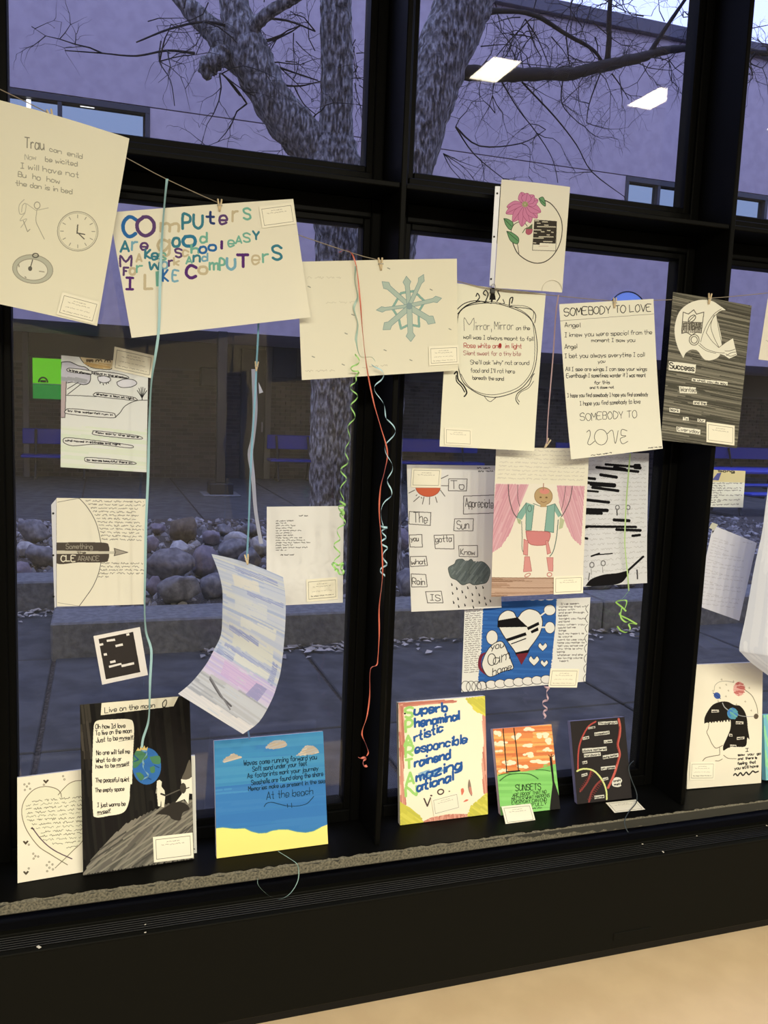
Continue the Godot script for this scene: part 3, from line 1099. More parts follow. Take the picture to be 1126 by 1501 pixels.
func fill(p: Array, col: Color) -> void:
	var y0 := 1e9
	var y1 := -1e9
	for v in p:
		y0 = minf(y0, v.y)
		y1 = maxf(y1, v.y)
	var n := p.size()
	for y in range(maxi(0, int(y0)), mini(th - 1, int(y1)) + 1):
		var xs := []
		var yy := y + 0.5
		for i in n:
			var a: Vector2 = p[i]
			var b: Vector2 = p[(i + 1) % n]
			if (a.y <= yy) != (b.y <= yy):
				xs.append(a.x + (yy - a.y) / (b.y - a.y) * (b.x - a.x))
		xs.sort()
		for i in xs.size() / 2:
			var xa := maxi(0, int(round(xs[2 * i])))
			var xb := mini(tw, int(round(xs[2 * i + 1])))
			if xb > xa:
				im.fill_rect(Rect2i(xa, y, xb - xa, 1), col)

func pg(flat: Array, col: Color) -> void:
	fill(qs(flat), col)

func bl(flat: Array, col: Color, edge := 0.0, ecol := Color.BLACK) -> void:
	var p := qs(flat)
	p.append(p[0])
	var s := spline(p, 8)
	fill(s, col)
	if edge > 0.0:
		draw(s, edge, ecol)

func el(x: float, y: float, rx: float, ry: float, col: Color, w := 0.0, rot := 0.0) -> void:
	# a disc, or a ring when w > 0
	var p := []
	for i in 33:
		var a := TAU * i / 32.0
		var v := Vector2(cos(a) * rx, sin(a) * ry).rotated(rot)
		p.append(q(x + v.x, y + v.y))
	if w > 0.0:
		draw(p, w, col)
	else:
		fill(p, col)

func hatch(flat: Array, ang: float, step: float, w: float, cols: Array, smooth := true) -> void:
	# strokes of pencil or brush laid side by side inside an outline
	var p := qs(flat)
	if smooth:
		p.append(p[0])
		p = spline(p, 6)
		p.pop_back()
	var poly := PackedVector2Array(p)
	var c := Vector2.ZERO
	for v in poly:
		c += v / poly.size()
	var r := 0.0
	for v in poly:
		r = maxf(r, v.distance_to(c))
	var d := Vector2(cos(ang), sin(ang))
	var n := Vector2(-d.y, d.x)
	var s := -r
	while s < r:
		var a := c + n * s - d * r
		var b := c + n * (s + ink.randf_range(-1, 1) * step * kpx * 0.6) + d * r
		for seg in Geometry2D.intersect_polyline_with_polygon(PackedVector2Array([a, b]), poly):
			var m := ink.randf_range(0.3, 1.0)
			var e: Vector2 = seg[seg.size() - 1]
			draw([seg[0], seg[0].lerp(e, m)], w, cols[ink.randi() % cols.size()])
			draw([e, e.lerp(seg[0], m)], w, cols[ink.randi() % cols.size()])
		s += step * kpx * ink.randf_range(0.6, 1.2)

func tx(s: String, ax: float, ay: float, bx: float, by: float, h: float, w: float, col: Color, jit := 0.25) -> void:
	# handwriting along a baseline from a to b; h is the height of a capital
	var a := q(ax, ay)
	var b := q(bx, by)
	var up := q(ax, ay) - q(ax, ay + h)
	var total := 0.0
	for ch in s:
		total += adv(ch)
	var dir := (b - a) / maxf(total - 1.6, 1.0)
	var x := 0.0
	for ch in s:
		if GLYPHS.has(ch):
			var wob := ink.randf_range(-jit, jit) * 0.8
			for pen in GLYPHS[ch].split(","):
				var pts := []
				for i in pen.length() / 2:
					var gx := float(pen[2 * i].to_int()) + ink.randf_range(-jit, jit)
					var gy := (float(pen[2 * i + 1].to_int()) - 2.0 + ink.randf_range(-jit, jit) + wob) / 7.0
					pts.append(a + dir * (x + gx) + up * gy)
				draw(spline(pts, 3) if pts.size() > 3 else pts, w, col)
		x += adv(ch)

func adv(ch: String) -> float:
	if ch == " ":
		return 4.0
	if not GLYPHS.has(ch):
		return 3.0
	var m := 0
	var g: String = GLYPHS[ch]
	for pen in g.split(","):
		for i in pen.length() / 2:
			m = maxi(m, pen[2 * i].to_int())
	return m + 1.6

func sc(ax: float, ay: float, bx: float, by: float, h: float, w: float, col: Color) -> void:
	# writing too small to read: a row of short wavy words
	var n := Vector2(bx - ax, by - ay).length()
	var t := 0.0
	while t < n:
		var word := ink.randf_range(2.0, 6.0) * h
		var e := minf(t + word, n)
		var pts := []
		var s := t
		while s < e:
			var k := s / n
			pts.append(q(lerpf(ax, bx, k), lerpf(ay, by, k) - ink.randf_range(0.0, h)))
			s += h * 0.38
		if pts.size() > 1:
			draw(pts, w, col)
		t = e + h * 0.9

func paper_material(thin := false) -> StandardMaterial3D:
	var m := StandardMaterial3D.new()
	m.resource_name = "drawn_sheet"
	m.albedo_texture = ImageTexture.create_from_image(im)
	m.texture_repeat = false
	m.roughness = 0.9
	m.metallic_specular = 0.2
	if thin:
		m.backlight_enabled = true
		m.backlight = Color(0.5, 0.5, 0.5)
	return m

func squared(c: Array) -> Array:
	# the flat sheet with straight parallel edges that lies closest to four measured corners
	var m: Vector3 = (c[0] + c[1] + c[2] + c[3]) * 0.25
	var a: Vector3 = (c[1] - c[0] + c[2] - c[3]) * 0.25
	var b: Vector3 = (c[3] - c[0] + c[2] - c[1]) * 0.25
	return [m - a - b, m + a - b, m + a + b, m - a + b]

func quad3(cor: Array, z) -> Array:
	var out := []
	for i in 4:
		out.append(onz(cor[2 * i], cor[2 * i + 1], z[i] if z is Array else z))
	return squared(out)

func bil(c: Array, s: float, t: float) -> Vector3:
	return (c[0].lerp(c[1], s) as Vector3).lerp(c[3].lerp(c[2], s), t)

func bulge(o: Dictionary, s: float, t: float) -> float:
	# how far a hanging sheet swings out of its flat shape
	return o.get("bow", 0.0) * sin(PI * s) + o.get("belly", 0.0) * sin(PI * t) + o.get("curl", 0.0) * pow(t, 3.0) + o.get("side", 0.0) * pow(s, 4.0) + o.get("wave", 0.0) * sin(s * 5.0 + 1.0) * t

func grid(c: Array, o: Dictionary, nx := 12, ny := 16) -> SurfaceTool:
	var n: Vector3 = (c[1] - c[0]).cross(c[0] - c[3]).normalized()
	var st := st0()
	st.set_smooth_group(0)
	for j in ny:
		for i in nx:
			for k in [[0, 0], [1, 0], [1, 1], [0, 0], [1, 1], [0, 1]]:
				var s := float(i + k[0]) / nx
				var t := float(j + k[1]) / ny
				st.set_uv(Vector2(s, t))
				st.add_vertex(bil(c, s, t) + n * bulge(o, s, t) - org)
	return st

func sheet(nm: String, cor: Array, z, cr: Array, base: Color, o := {}) -> void:
	art(cor, cr, base, o.get("k", 3.0))
	cur = {"name": nm, "c": quad3(cor, z), "o": o}

func hang(label: String, category: String, group := "") -> Node3D:
	# finish the sheet that was begun with sheet()
	var c: Array = cur.c
	var t := thing(cur.name, label, category, (c[2] + c[3]) * 0.5, group)
	part("sheet", grid(c, cur.o), paper_material(true), t)
	cur.node = t
	return t

func canvas(nm: String, cor: Array, ztop: Array, cr: Array, base: Color, edge: Color, thick := 0.018) -> void:
	art(cor, cr, base)
	var c := [onz(cor[0], cor[1], ztop[0]), onz(cor[2], cor[3], ztop[1]), ony(cor[4], cor[5], SILL + 0.001), ony(cor[6], cor[7], SILL + 0.001)]
	c = squared(c)
	var lift: float = SILL + 0.001 - minf(c[2].y, c[3].y)
	for i in 4:
		c[i].y += lift
	cur = {"name": nm, "c": c, "o": {}, "edge": edge, "thick": thick}

func stand(label: String, category: String) -> Node3D:
	# finish the canvas that was begun with canvas(): picture, wrapped edges, back
	var c: Array = cur.c
	var t := thing(cur.name, label, category, (c[2] + c[3]) * 0.5)
	part("picture", grid(c, {}, 2, 2), paper_material(), t)
	var n: Vector3 = (c[1] - c[0]).cross(c[0] - c[3]).normalized()
	var d := []
	var f := []
	for p in c:
		f.append(p - n * 0.0006)
		d.append(p - n * cur.thick)
	var lift := minf(d[2].y, d[3].y)
	if lift < SILL + 0.001:
		d[2].y = SILL + 0.001
		d[3].y = SILL + 0.001
	var st := st0()
	for i in 4:
		var j := (i + 1) % 4
		face(st, [f[i], f[j], d[j], d[i]], (f[i] + f[j]) * 0.5 - (f[0] + f[2]) * 0.5)
	face(st, [d[0], d[1], d[2], d[3]], -n)
	part("wrapped_edge", st, mat("edge_" + cur.edge.to_html(), cur.edge, 0.9), t)
	cur.node = t
	return t

func on_sheet(x: float, y: float, off := 0.0) -> Vector3:
	# the place on the current sheet that lies at x, y of its enlarged view
	var w := uvp(x, y)
	var c: Array = cur.c
	var n: Vector3 = (c[1] - c[0]).cross(c[0] - c[3]).normalized()
	return bil(c, w.x, w.y) + n * (bulge(cur.o, w.x, w.y) + off)

var card_mats := []

func card_material(k: int) -> StandardMaterial3D:
	if card_mats.is_empty():
		var keep := [im, hom, crop, tw, th, kpx]
		for v in 3:
			art([0, 0, 60, 0, 60, 34, 0, 34], [0, 0, 1], ph(238, 224, 180), 5.0)
			var g := ph(120, 110, 88)
			ln([4, 4, 56, 4, 56, 30, 4, 30, 4, 4], 0.5, ph(95, 88, 70))
			sc(20, 9, 40, 9, 1.2, 0.3, g)
			sc(12, 13, 48, 13, 1.6, 0.35, g)
			if v != 1:
				sc(10, 20, 50, 20, 1.6, 0.3, ph(150, 140, 112))
				sc(8, 27, 52, 27, 1.6, 0.35 if v == 0 else 0.5, g if v == 0 else ph(70, 64, 52))
			card_mats.append(paper_material())
		im = keep[0]
		hom = keep[1]
		crop = keep[2]
		tw = keep[3]
		th = keep[4]
		kpx = keep[5]
		brushes.clear()
	return card_mats[k]

func card(flat: Array, k := 0) -> void:
	# a small printed name card glued to the current sheet; corners in the sheet's enlarged view
	var c := []
	for i in 4:
		c.append(on_sheet(flat[2 * i], flat[2 * i + 1], 0.0022))
	c = squared(c)
	org = cur.node.position
	part("name_card", grid(c, {}, 1, 1), card_material(k), cur.node)

# ---------------------------------------------------------------- sheets that hang from the twine
func hanging_art() -> void:
	var white := ph(232, 217, 172)
	var cream := ph(236, 222, 178)
	var pencil := ph(162, 152, 119)
	var lightp := ph(186, 175, 138)
	# --- clocks
	sheet("drawing", [-7, 145, 190, 203, 142, 477, -53, 434], 0.262, [0, 130, 0.24664], ph(236, 222, 174), {"bow": 0.01, "curl": -0.012})
	tx("Trau", 150, 355, 262, 372, 62, 1.4, ph(140, 131, 102), 0.3)
	tx("can  enild", 295, 380, 490, 425, 28, 1.1, pencil, 0.3)
	tx("Now", 150, 428, 215, 430, 30, 1.0, lightp, 0.3)
	tx("be wicited", 270, 440, 460, 468, 28, 1.0, pencil, 0.3)
	tx("I will have not", 125, 478, 468, 535, 32, 1.1, pencil, 0.3)
	tx("Bu  ho  how", 110, 528, 355, 572, 30, 1.0, pencil, 0.3)
	tx("the dan is in bed", 95, 580, 430, 632, 28, 1.1, pencil, 0.3)
	el(222, 700, 17, 20, pencil, 1.0)
	cv([222, 722, 215, 790, 235, 840, 265, 900], 0.8, pencil)
	ln([160, 690, 215, 730, 290, 715], 0.8, lightp)
	cv([145, 665, 115, 700, 120, 750, 150, 740, 155, 690, 135, 700, 130, 740], 0.9, lightp)
	cv([150, 745, 120, 790, 160, 780, 125, 830], 0.8, lightp)
	ln([140, 790, 165, 855, 180, 840], 0.9, pencil)
	el(462, 852, 120, 116, pencil, 1.0)
	el(462, 852, 112, 108, lightp, 0.6)
	for a in 12:
		var d := Vector2(cos(TAU * a / 12.0), sin(TAU * a / 12.0))
		ln([462 + d.x * 84, 852 + d.y * 80, 462 + d.x * 103, 852 + d.y * 98], 0.9, pencil)
	ln([462, 815, 458, 865], 1.9, ph(110, 102, 80))
	ln([458, 862, 505, 870], 1.6, ph(95, 88, 70))
	ln([470, 868, 502, 898], 1.6, ph(100, 92, 72))
	el(195, 1075, 120, 84, ph(190, 184, 146), 0.0, 0.12)
	el(195, 1075, 120, 84, pencil, 1.0, 0.12)
	el(192, 1078, 92, 62, ph(232, 220, 176), 0.0, 0.12)
	el(192, 1078, 92, 62, pencil, 1.1, 0.12)
	el(212, 995, 17, 12, ph(100, 94, 74), 1.6)
	ln([180, 1072, 195, 1020], 1.3, ph(95, 88, 70))
	el(180, 1072, 12, 14, ph(105, 98, 78))
	ln([112, 1048, 114, 1062], 2.0, pencil)
	ln([235, 1088, 265, 1092], 1.4, pencil)
	ln([150, 1120, 156, 1126], 1.6, pencil)
	hang("large cream sheet with pencil clocks and a faint pencil poem", "drawing")
	card([372, 1212, 592, 1268, 560, 1398, 332, 1340], 0)
	# --- computers
	sheet("poem_sheet", [159, 313, 431, 290, 453, 467, 194, 494], 0.238, [160, 270, 0.26643], cream, {"bow": 0.004, "curl": 0.008})
	var blue := ph(36, 104, 152)
	var plum := ph(98, 66, 104)
	var teal := ph(52, 124, 128)
	var sand := ph(202, 180, 128)
	var mint := ph(112, 174, 138)
	var navy := ph(46, 62, 104)
	var sky := ph(116, 168, 170)
	var violet := ph(92, 46, 104)
	for r in [["C", 75, 292, 142, 102, 5.2, blue], ["O", 150, 286, 236, 98, 5.2, plum], ["m", 276, 268, 374, 82, 4.0, sand], ["P", 396, 250, 436, 76, 4.0, teal], ["U", 456, 246, 504, 72, 4.2, teal], ["t", 526, 220, 572, 62, 3.6, navy], ["e", 598, 222, 640, 78, 3.4, plum], ["r", 672, 208, 704, 100, 3.4, sand], ["S", 734, 194, 772, 60, 3.2, mint],
		["A", 62, 376, 106, 56, 3.2, teal], ["r", 122, 370, 152, 80, 3.0, sky], ["e", 168, 366, 206, 60, 3.0, plum], ["g", 262, 372, 324, 100, 4.0, sand], ["o", 340, 346, 380, 74, 4.2, teal], ["o", 396, 344, 466, 84, 5.0, ph(40, 120, 140)], ["d", 492, 326, 528, 54, 3.0, mint],
		["M", 62, 458, 118, 58, 3.2, plum], ["A", 146, 432, 176, 42, 2.8, sand], ["K", 194, 416, 224, 48, 3.0, teal], ["e", 228, 420, 262, 56, 3.0, teal], ["s", 270, 422, 304, 60, 2.6, mint], ["S", 356, 408, 390, 46, 3.2, plum], ["c", 396, 402, 428, 56, 2.8, sand], ["h", 444, 386, 482, 46, 3.4, mint], ["o", 488, 382, 526, 54, 3.4, blue], ["o", 538, 368, 580, 48, 3.4, blue], ["l", 596, 362, 610, 40, 4.2, violet], ["e", 646, 348, 680, 56, 2.8, mint], ["A", 690, 330, 722, 40, 2.8, mint], ["S", 732, 322, 768, 48, 2.8, mint], ["Y", 786, 308, 820, 46, 3.0, teal],
		["F", 80, 508, 104, 44, 3.0, plum], ["o", 112, 500, 142, 56, 3.6, sand], ["r", 150, 490, 180, 64, 2.8, mint], ["w", 218, 474, 272, 66, 3.2, teal], ["o", 280, 468, 314, 60, 2.8, sky], ["r", 322, 458, 346, 56, 2.8, plum], ["k", 350, 452, 376, 40, 2.6, sand], ["A", 416, 442, 448, 36, 2.8, mint], ["n", 456, 434, 490, 60, 3.2, teal], ["d", 502, 428, 532, 40, 2.8, sky],
		["I", 96, 582, 134, 62, 3.6, violet], ["L", 194, 578, 236, 74, 4.0, sand], ["K", 290, 540, 320, 60, 3.0, blue], ["E", 344, 536, 374, 54, 3.2, sky], ["C", 418, 520, 470, 64, 4.6, violet], ["o", 484, 498, 530, 62, 4.0, sand], ["m", 544, 478, 590, 66, 3.4, mint], ["P", 600, 478, 626, 60, 3.0, mint], ["U", 640, 474, 684, 58, 4.2, sky], ["T", 700, 464, 758, 70, 4.6, violet], ["e", 778, 444, 820, 76, 3.0, sand], ["r", 840, 438, 872, 84, 3.2, mint], ["S", 894, 418, 944, 74, 4.0, teal]]:
		tx(r[0], r[1], r[2], r[3], r[2], r[4], r[5] * 0.98, r[6], 0.12)
	pg([250, 486, 286, 478, 284, 566, 254, 566], mint)
	hang("wide cream sheet with a colourful painted poem about computers", "drawing")
	card([820, 124, 1012, 98, 1030, 216, 838, 246], 1)
	# --- snowflake
	sheet("drawing", [437, 386, 669, 377, 672, 545, 441, 555], 0.216, [430, 360, 0.23091], ph(234, 220, 174), {"bow": 0.004, "curl": 0.004})
	var ice := ph(178, 190, 158)
	var iceg := ph(138, 176, 146)
	var icel := ph(122, 148, 134)
	for l in [[668, 300, 752, 286, 824, 352, 782, 420, 786, 512, 722, 500, 668, 526, 652, 456, 612, 396, 668, 300]]:
		ln(l, 3.4, icel)
		ln(l, 2.6, iceg)
	for a in [[722, 380, 574, 252, 26], [722, 380, 706, 228, 26], [722, 380, 800, 212, 22], [722, 380, 900, 338, 22], [722, 380, 546, 404, 18], [722, 390, 580, 510, 30], [724, 390, 862, 472, 32], [722, 390, 730, 574, 30]]:
		var p := Vector2(a[0], a[1])
		var e := Vector2(a[2], a[3])
		var d := (e - p).normalized()
		var n: Vector2 = Vector2(-d.y, d.x) * (a[4] * 0.56)
		var b := e - d * 22
		var t := e + d * 36
		var m: Vector2 = n * 1.75
		var out := [p.x + n.x, p.y + n.y, b.x + n.x, b.y + n.y, e.x + m.x, e.y + m.y, t.x, t.y, e.x - m.x, e.y - m.y, b.x - n.x, b.y - n.y, p.x - n.x, p.y - n.y]
		pg(out, ice)
		ln(out, 0.7, icel)
	el(722, 382, 20, 22, ph(140, 160, 144))
	for s in [[590, 145], [100, 265], [364, 438], [322, 556], [120, 700], [302, 752], [566, 664], [732, 730], [992, 530], [866, 276]]:
		ln([s[0] - 8, s[1] - 3, s[0] + 8, s[1] + 4], 1.2, ph(150, 146, 118))
	sc(90, 215, 300, 215, 14, 0.5, ph(206, 192, 150))
	sc(200, 370, 380, 365, 14, 0.5, ph(208, 194, 152))
	sc(70, 795, 250, 795, 14, 0.6, ph(196, 182, 142))
	sc(420, 780, 590, 768, 14, 0.6, ph(196, 182, 142))
	hang("wide cream sheet with a painted pale green snowflake", "drawing")
	card([846, 642, 1048, 636, 1050, 758, 850, 768], 0)
	# --- mirror
	sheet("poem_sheet", [662, 414, 798, 430, 783, 661, 640, 654], 0.196, [630, 250, 0.2799], ph(238, 226, 180), {"bow": -0.006, "curl": 0.01})
	var black := ph(38, 34, 28)
	cv([150, 790, 160, 740, 200, 705, 270, 690, 350, 690, 430, 712, 500, 745, 540, 790, 556, 850, 562, 920, 555, 1000, 535, 1060, 490, 1120, 430, 1155, 350, 1175, 280, 1165, 215, 1130, 175, 1090, 155, 1030, 150, 1000], 1.0, black)
	cv([150, 770, 170, 722, 230, 690, 300, 680, 380, 690, 470, 720, 530, 770, 545, 840, 550, 920, 545, 1000, 520, 1065, 470, 1120, 400, 1150, 320, 1162, 250, 1145, 200, 1110, 165, 1050], 0.7, black)
	cv([150, 720, 190, 690, 250, 676, 300, 686], 0.9, black)
	cv([150, 745, 200, 700, 270, 680, 330, 690], 0.9, black)
	cv([420, 705, 480, 712, 530, 722, 552, 750, 548, 790], 0.9, black)
	cv([430, 700, 500, 705, 540, 730, 538, 770], 0.7, black)
	cv([250, 682, 268, 660, 258, 640, 250, 655], 1.4, black)
	cv([300, 678, 312, 645, 300, 625, 288, 640, 300, 650], 1.4, black)
	cv([330, 680, 340, 640, 330, 620, 345, 615], 2.6, black)
	pg([318, 672, 352, 672, 346, 640, 326, 640], black)
	cv([358, 680, 372, 655, 362, 630, 378, 625], 1.3, black)
	cv([372, 690, 395, 690, 388, 670], 1.1, black)
	cv([420, 700, 424, 668, 438, 662, 432, 690], 1.5, black)
	cv([130, 1050, 145, 1040, 150, 1080, 180, 1115, 195, 1150, 180, 1172], 2.0, black)
	cv([140, 1060, 142, 1090, 168, 1118, 184, 1148], 1.2, black)
	cv([548, 1050, 538, 1065, 520, 1110, 480, 1140, 460, 1160, 455, 1190, 470, 1214], 1.1, black)
	cv([545, 1090, 520, 1125, 480, 1148, 462, 1180, 474, 1200], 0.8, black)
	cv([290, 1170, 305, 1190, 322, 1198, 340, 1185, 356, 1172], 0.8, black)
	tx("irror, Mirror", 246, 822, 442, 822, 40, 0.7, ph(70, 66, 56), 0.3)
	tx("M", 188, 826, 240, 826, 64, 0.7, ph(90, 84, 70), 0.3)
	tx("on the", 456, 824, 524, 824, 20, 0.7, black, 0.3)
	tx("wall was I always meant to fall", 182, 868, 542, 880, 20, 0.8, black, 0.3)
	tx("Rose white and  im light", 184, 914, 484, 918, 24, 0.8, ph(178, 72, 58), 0.3)
	el(374, 903, 8, 12, ph(170, 40, 30))
	tx("Silent sweet for a tiny bite", 182, 952, 480, 956, 22, 0.7, ph(160, 90, 74), 0.3)
	tx("She'll ask \"why\" not around", 218, 1000, 522, 1004, 22, 0.7, ph(60, 56, 46), 0.3)
	tx("food and I'll rot here", 218, 1042, 450, 1048, 22, 0.7, ph(60, 56, 46), 0.3)
	tx("beneath the sand", 228, 1080, 392, 1086, 20, 0.7, black, 0.3)
	hang("cream sheet with an ornate inked mirror frame around a handwritten poem", "drawing")
	card([66, 1338, 216, 1348, 214, 1442, 62, 1434], 1)
	# --- poinsettia in its plastic sleeve
	sheet("drawing", [734, 264, 837, 273, 823, 430, 726, 421], 0.206, [715, 255, 0.11993], ph(234, 220, 178), {"bow": 0.004, "k": 4.0})
	var vine := ph(66, 58, 46)
	cv([680, 330, 760, 370, 840, 460, 895, 570, 908, 680, 895, 800, 850, 920, 780, 1020, 690, 1085, 590, 1105, 500, 1085, 420, 1040, 350, 975, 305, 880, 290, 820], 1.3, vine)
	cv([290, 840, 275, 730, 300, 650, 350, 610, 400, 606, 440, 620, 470, 660], 0.8, vine)
	cv([370, 985, 360, 920, 350, 860], 0.7, vine)
	var pet := ph(214, 124, 146)
	var petd := ph(156, 66, 94)
	for l in [[440, 385, 300, 300, 395, 235], [440, 385, 255, 360, 225, 420], [440, 385, 250, 440, 215, 500], [440, 385, 300, 540, 295, 600], [440, 385, 390, 560, 400, 660], [440, 385, 480, 560, 505, 615], [440, 385, 560, 490, 590, 555], [440, 385, 600, 420, 635, 480], [440, 385, 560, 330, 600, 330], [440, 385, 500, 270, 550, 270], [440, 385, 420, 260, 470, 245]]:
		var a := Vector2(l[0], l[1])
		var t := Vector2(l[4], l[5])
		var m := a.lerp(t, 0.52)
		var n := (t - a).orthogonal().normalized() * 60.0
		bl([a.x, a.y, m.x + n.x, m.y + n.y, t.x, t.y, m.x - n.x, m.y - n.y], pet, 0.5, petd)
		ln([a.x, a.y, t.x, t.y], 0.5, petd)
	el(440, 385, 36, 36, ph(190, 168, 120))
	for i in 9:
		el(440 + 24 * cos(i * 2.4), 385 + 24 * sin(i * 2.4), 8, 8, ph(150, 150, 84), 0.6)
	var leafc := ph(104, 152, 92)
	for l in [[190, 560, 240, 570, 300, 620, 270, 700, 215, 640], [225, 715, 290, 735, 365, 800, 350, 870, 270, 830], [610, 310, 660, 290, 690, 350, 690, 405, 640, 370]]:
		bl(l, leafc, 0.7, ph(50, 70, 44))
		ln([l[0], l[1], (l[4] + l[6]) * 0.5, (l[5] + l[7]) * 0.5], 0.6, ph(50, 70, 44))
	bl([455, 690, 490, 665, 530, 690, 520, 740, 480, 760, 450, 735], ph(184, 88, 96), 0.6, petd)
	pg([455, 690, 530, 625, 530, 690], ph(96, 110, 70))
	ln([412, 735, 440, 690, 470, 672], 1.0, ph(90, 104, 66))
	pg([556, 578, 836, 592, 820, 868, 622, 860, 618, 882, 532, 878], ph(64, 56, 44))
	ln([556, 578, 836, 592, 822, 958, 530, 948, 556, 578], 0.7, ph(80, 72, 56))
	for b in [[565, 588, 612], [655, 600, 722], [590, 618, 630], [680, 640, 730], [592, 660, 826], [550, 700, 640], [640, 722, 680], [715, 706, 755], [770, 728, 795], [550, 738, 585], [712, 760, 746], [612, 784, 795], [545, 800, 670], [668, 842, 780], [545, 858, 575]]:
		ln([b[0], b[1], b[2], b[1] + 2], 1.5, ph(205, 190, 150))
	ln([610, 900, 730, 900], 0.6, ph(190, 150, 120))
	var t := hang("white sheet with a pink poinsettia wreath drawing in a plastic sleeve", "drawing")
	sleeve(t, [[726, 273, 733.5, 273], [717.5, 419, 724, 421]], [[729, 283.5], [724.5, 347], [720, 409]], 0.205)
	# round transparent sticker at the lower corner
	var st := st0()
	var ring := []
	for i in 25:
		ring.append(on_sheet(770 + 125 * cos(PI + PI * i / 24.0) * 1.0, 1430 + 120 * sin(PI + PI * i / 24.0), 0.0018))
	tube(st, ring, [0.0007], 5)
	part("sticker_rim", st, mat("clear_rim", ph(214, 198, 160), 0.3), t)
	# --- somebody to love
	sheet("poem_sheet", [822, 447, 956, 437, 970, 658, 832, 672], 0.2, [810, 420, 0.28064], ph(236, 224, 182), {"bow": 0.003, "curl": 0.012})
	tx("SOMEBODY TO LOVE", 66, 152, 508, 122, 36, 0.9, black, 0.35)
	ln([44, 178, 524, 136], 0.5, ph(120, 112, 90))
	for l in [["Angel", 68, 208, 145, 208, 22], ["I knew you were special from the", 68, 258, 515, 238, 22], ["moment I saw you", 200, 282, 425, 278, 18], ["Angel", 66, 318, 128, 314, 22], ["I bet you always everytime I call", 66, 364, 476, 354, 22], ["you", 232, 390, 268, 386, 18], ["All I see are wings I can see your wings", 68, 430, 488, 428, 20], ["Eventhough I sometimes wonder if I was meant", 72, 464, 482, 460, 20], ["for this", 212, 500, 290, 496, 18], ["and it does not", 188, 522, 312, 520, 12], ["I hope you find somebody I hope you find somebody", 74, 566, 494, 562, 20], ["I hope you find somebody to love", 136, 610, 452, 600, 22]]:
		tx(l[0], l[1], l[2], l[3], l[4], l[5], 0.7, black, 0.35)
	tx("SOMEBODY TO", 134, 690, 432, 676, 38, 0.8, black, 0.35)
	cv([165, 752, 180, 742, 182, 770, 168, 810, 180, 820, 205, 800], 0.7, black)
	el(238, 780, 34, 42, black, 0.7)
	cv([272, 762, 300, 745, 312, 815, 330, 745], 0.7, black)
	cv([378, 748, 350, 740, 345, 770, 370, 776, 340, 790, 350, 818, 380, 805], 0.7, black)
	sc(490, 846, 566, 842, 6, 0.5, black)
	sc(182, 882, 292, 868, 6, 0.5, black)
	hang("cream sheet with a handwritten song of looping black letters", "poem sheet")
	# --- football helmet
	sheet("drawing", [989, 427, 1100, 449, 1083, 656, 965, 646], 0.2, [965, 420, 0.16329], ph(118, 110, 84), {"bow": 0.004, "wave": 0.006})
	var ed := [110, 40, 840, 180, 725, 1450, 0, 1380]
	hatch(ed, 0.02, 2.2, 3.0, [ph(92, 86, 66), ph(112, 104, 80), ph(132, 122, 94), ph(82, 76, 58), ph(104, 97, 74), ph(122, 114, 88)], false)
	hatch(ed, 0.06, 5.0, 1.6, [ph(84, 78, 60), ph(140, 130, 100), ph(74, 68, 52)], false)
	var shell := ph(240, 228, 186)
	bl([222, 620, 175, 520, 152, 410, 160, 310, 200, 210, 280, 145, 380, 118, 480, 130, 560, 180, 598, 210, 560, 212, 522, 250, 545, 350, 570, 470, 560, 560, 545, 610, 480, 640, 420, 636, 385, 600, 350, 556, 300, 545, 250, 570], shell)
	pg([575, 505, 668, 446, 708, 596, 640, 628, 598, 600, 545, 582, 545, 520], shell)
	for l in [[560, 200, 500, 240, 440, 320, 400, 410, 380, 480], [580, 215, 510, 250, 460, 330, 430, 400], [500, 250, 470, 340, 500, 440, 545, 525], [520, 250, 540, 370, 575, 510], [430, 400, 480, 470, 545, 530], [370, 490, 430, 540, 520, 570, 600, 578], [362, 505, 430, 556, 520, 580], [545, 530, 600, 490, 668, 448], [600, 560, 640, 560, 690, 545], [615, 600, 660, 575, 700, 570], [608, 585, 650, 606, 700, 590]]:
		cv(l, 0.7, ph(96, 88, 66))
	pg([230, 218, 320, 200, 345, 232, 412, 220, 385, 405, 330, 405, 290, 420, 210, 400], shell)
	ln([230, 218, 275, 235, 322, 200, 345, 238, 410, 222, 385, 402, 345, 392, 300, 420, 255, 392, 212, 402, 230, 218], 1.0, ph(84, 76, 58))
	ln([222, 300, 398, 312], 0.8, ph(84, 76, 58))
	hatch([222, 304, 395, 316, 385, 400, 214, 396], 1.5, 1.0, 0.5, [ph(110, 100, 78)], false)
	el(305, 275, 38, 22, ph(84, 76, 58), 1.0, -0.7)
	ln([280, 295, 330, 250], 0.6, ph(84, 76, 58))
	tx("FTBAll", 232, 372, 380, 372, 58, 1.3, ph(92, 84, 64), 0.3)
	el(322, 460, 44, 46, shell)
	el(322, 460, 44, 46, ph(96, 88, 66), 0.9)
	el(322, 460, 28, 30, ph(96, 88, 66), 0.9)
	for b in [["Success", 95, 645, 338, 678, 328, 756, 90, 728, 2.0], ["is what you do say", 298, 800, 632, 834, 630, 866, 296, 828, 1.0], ["Wanted", 178, 872, 336, 884, 346, 942, 184, 936, 1.2], ["and the", 308, 1008, 440, 1016, 438, 1048, 308, 1042, 1.0], ["Work", 88, 1072, 184, 1086, 180, 1122, 86, 1112, 1.0], ["To", 210, 1158, 264, 1160, 264, 1194, 208, 1190, 1.0], ["Our", 350, 1172, 428, 1180, 426, 1208, 350, 1202, 1.0], ["Everyday", 146, 1250, 380, 1276, 378, 1324, 148, 1298, 1.3]]:
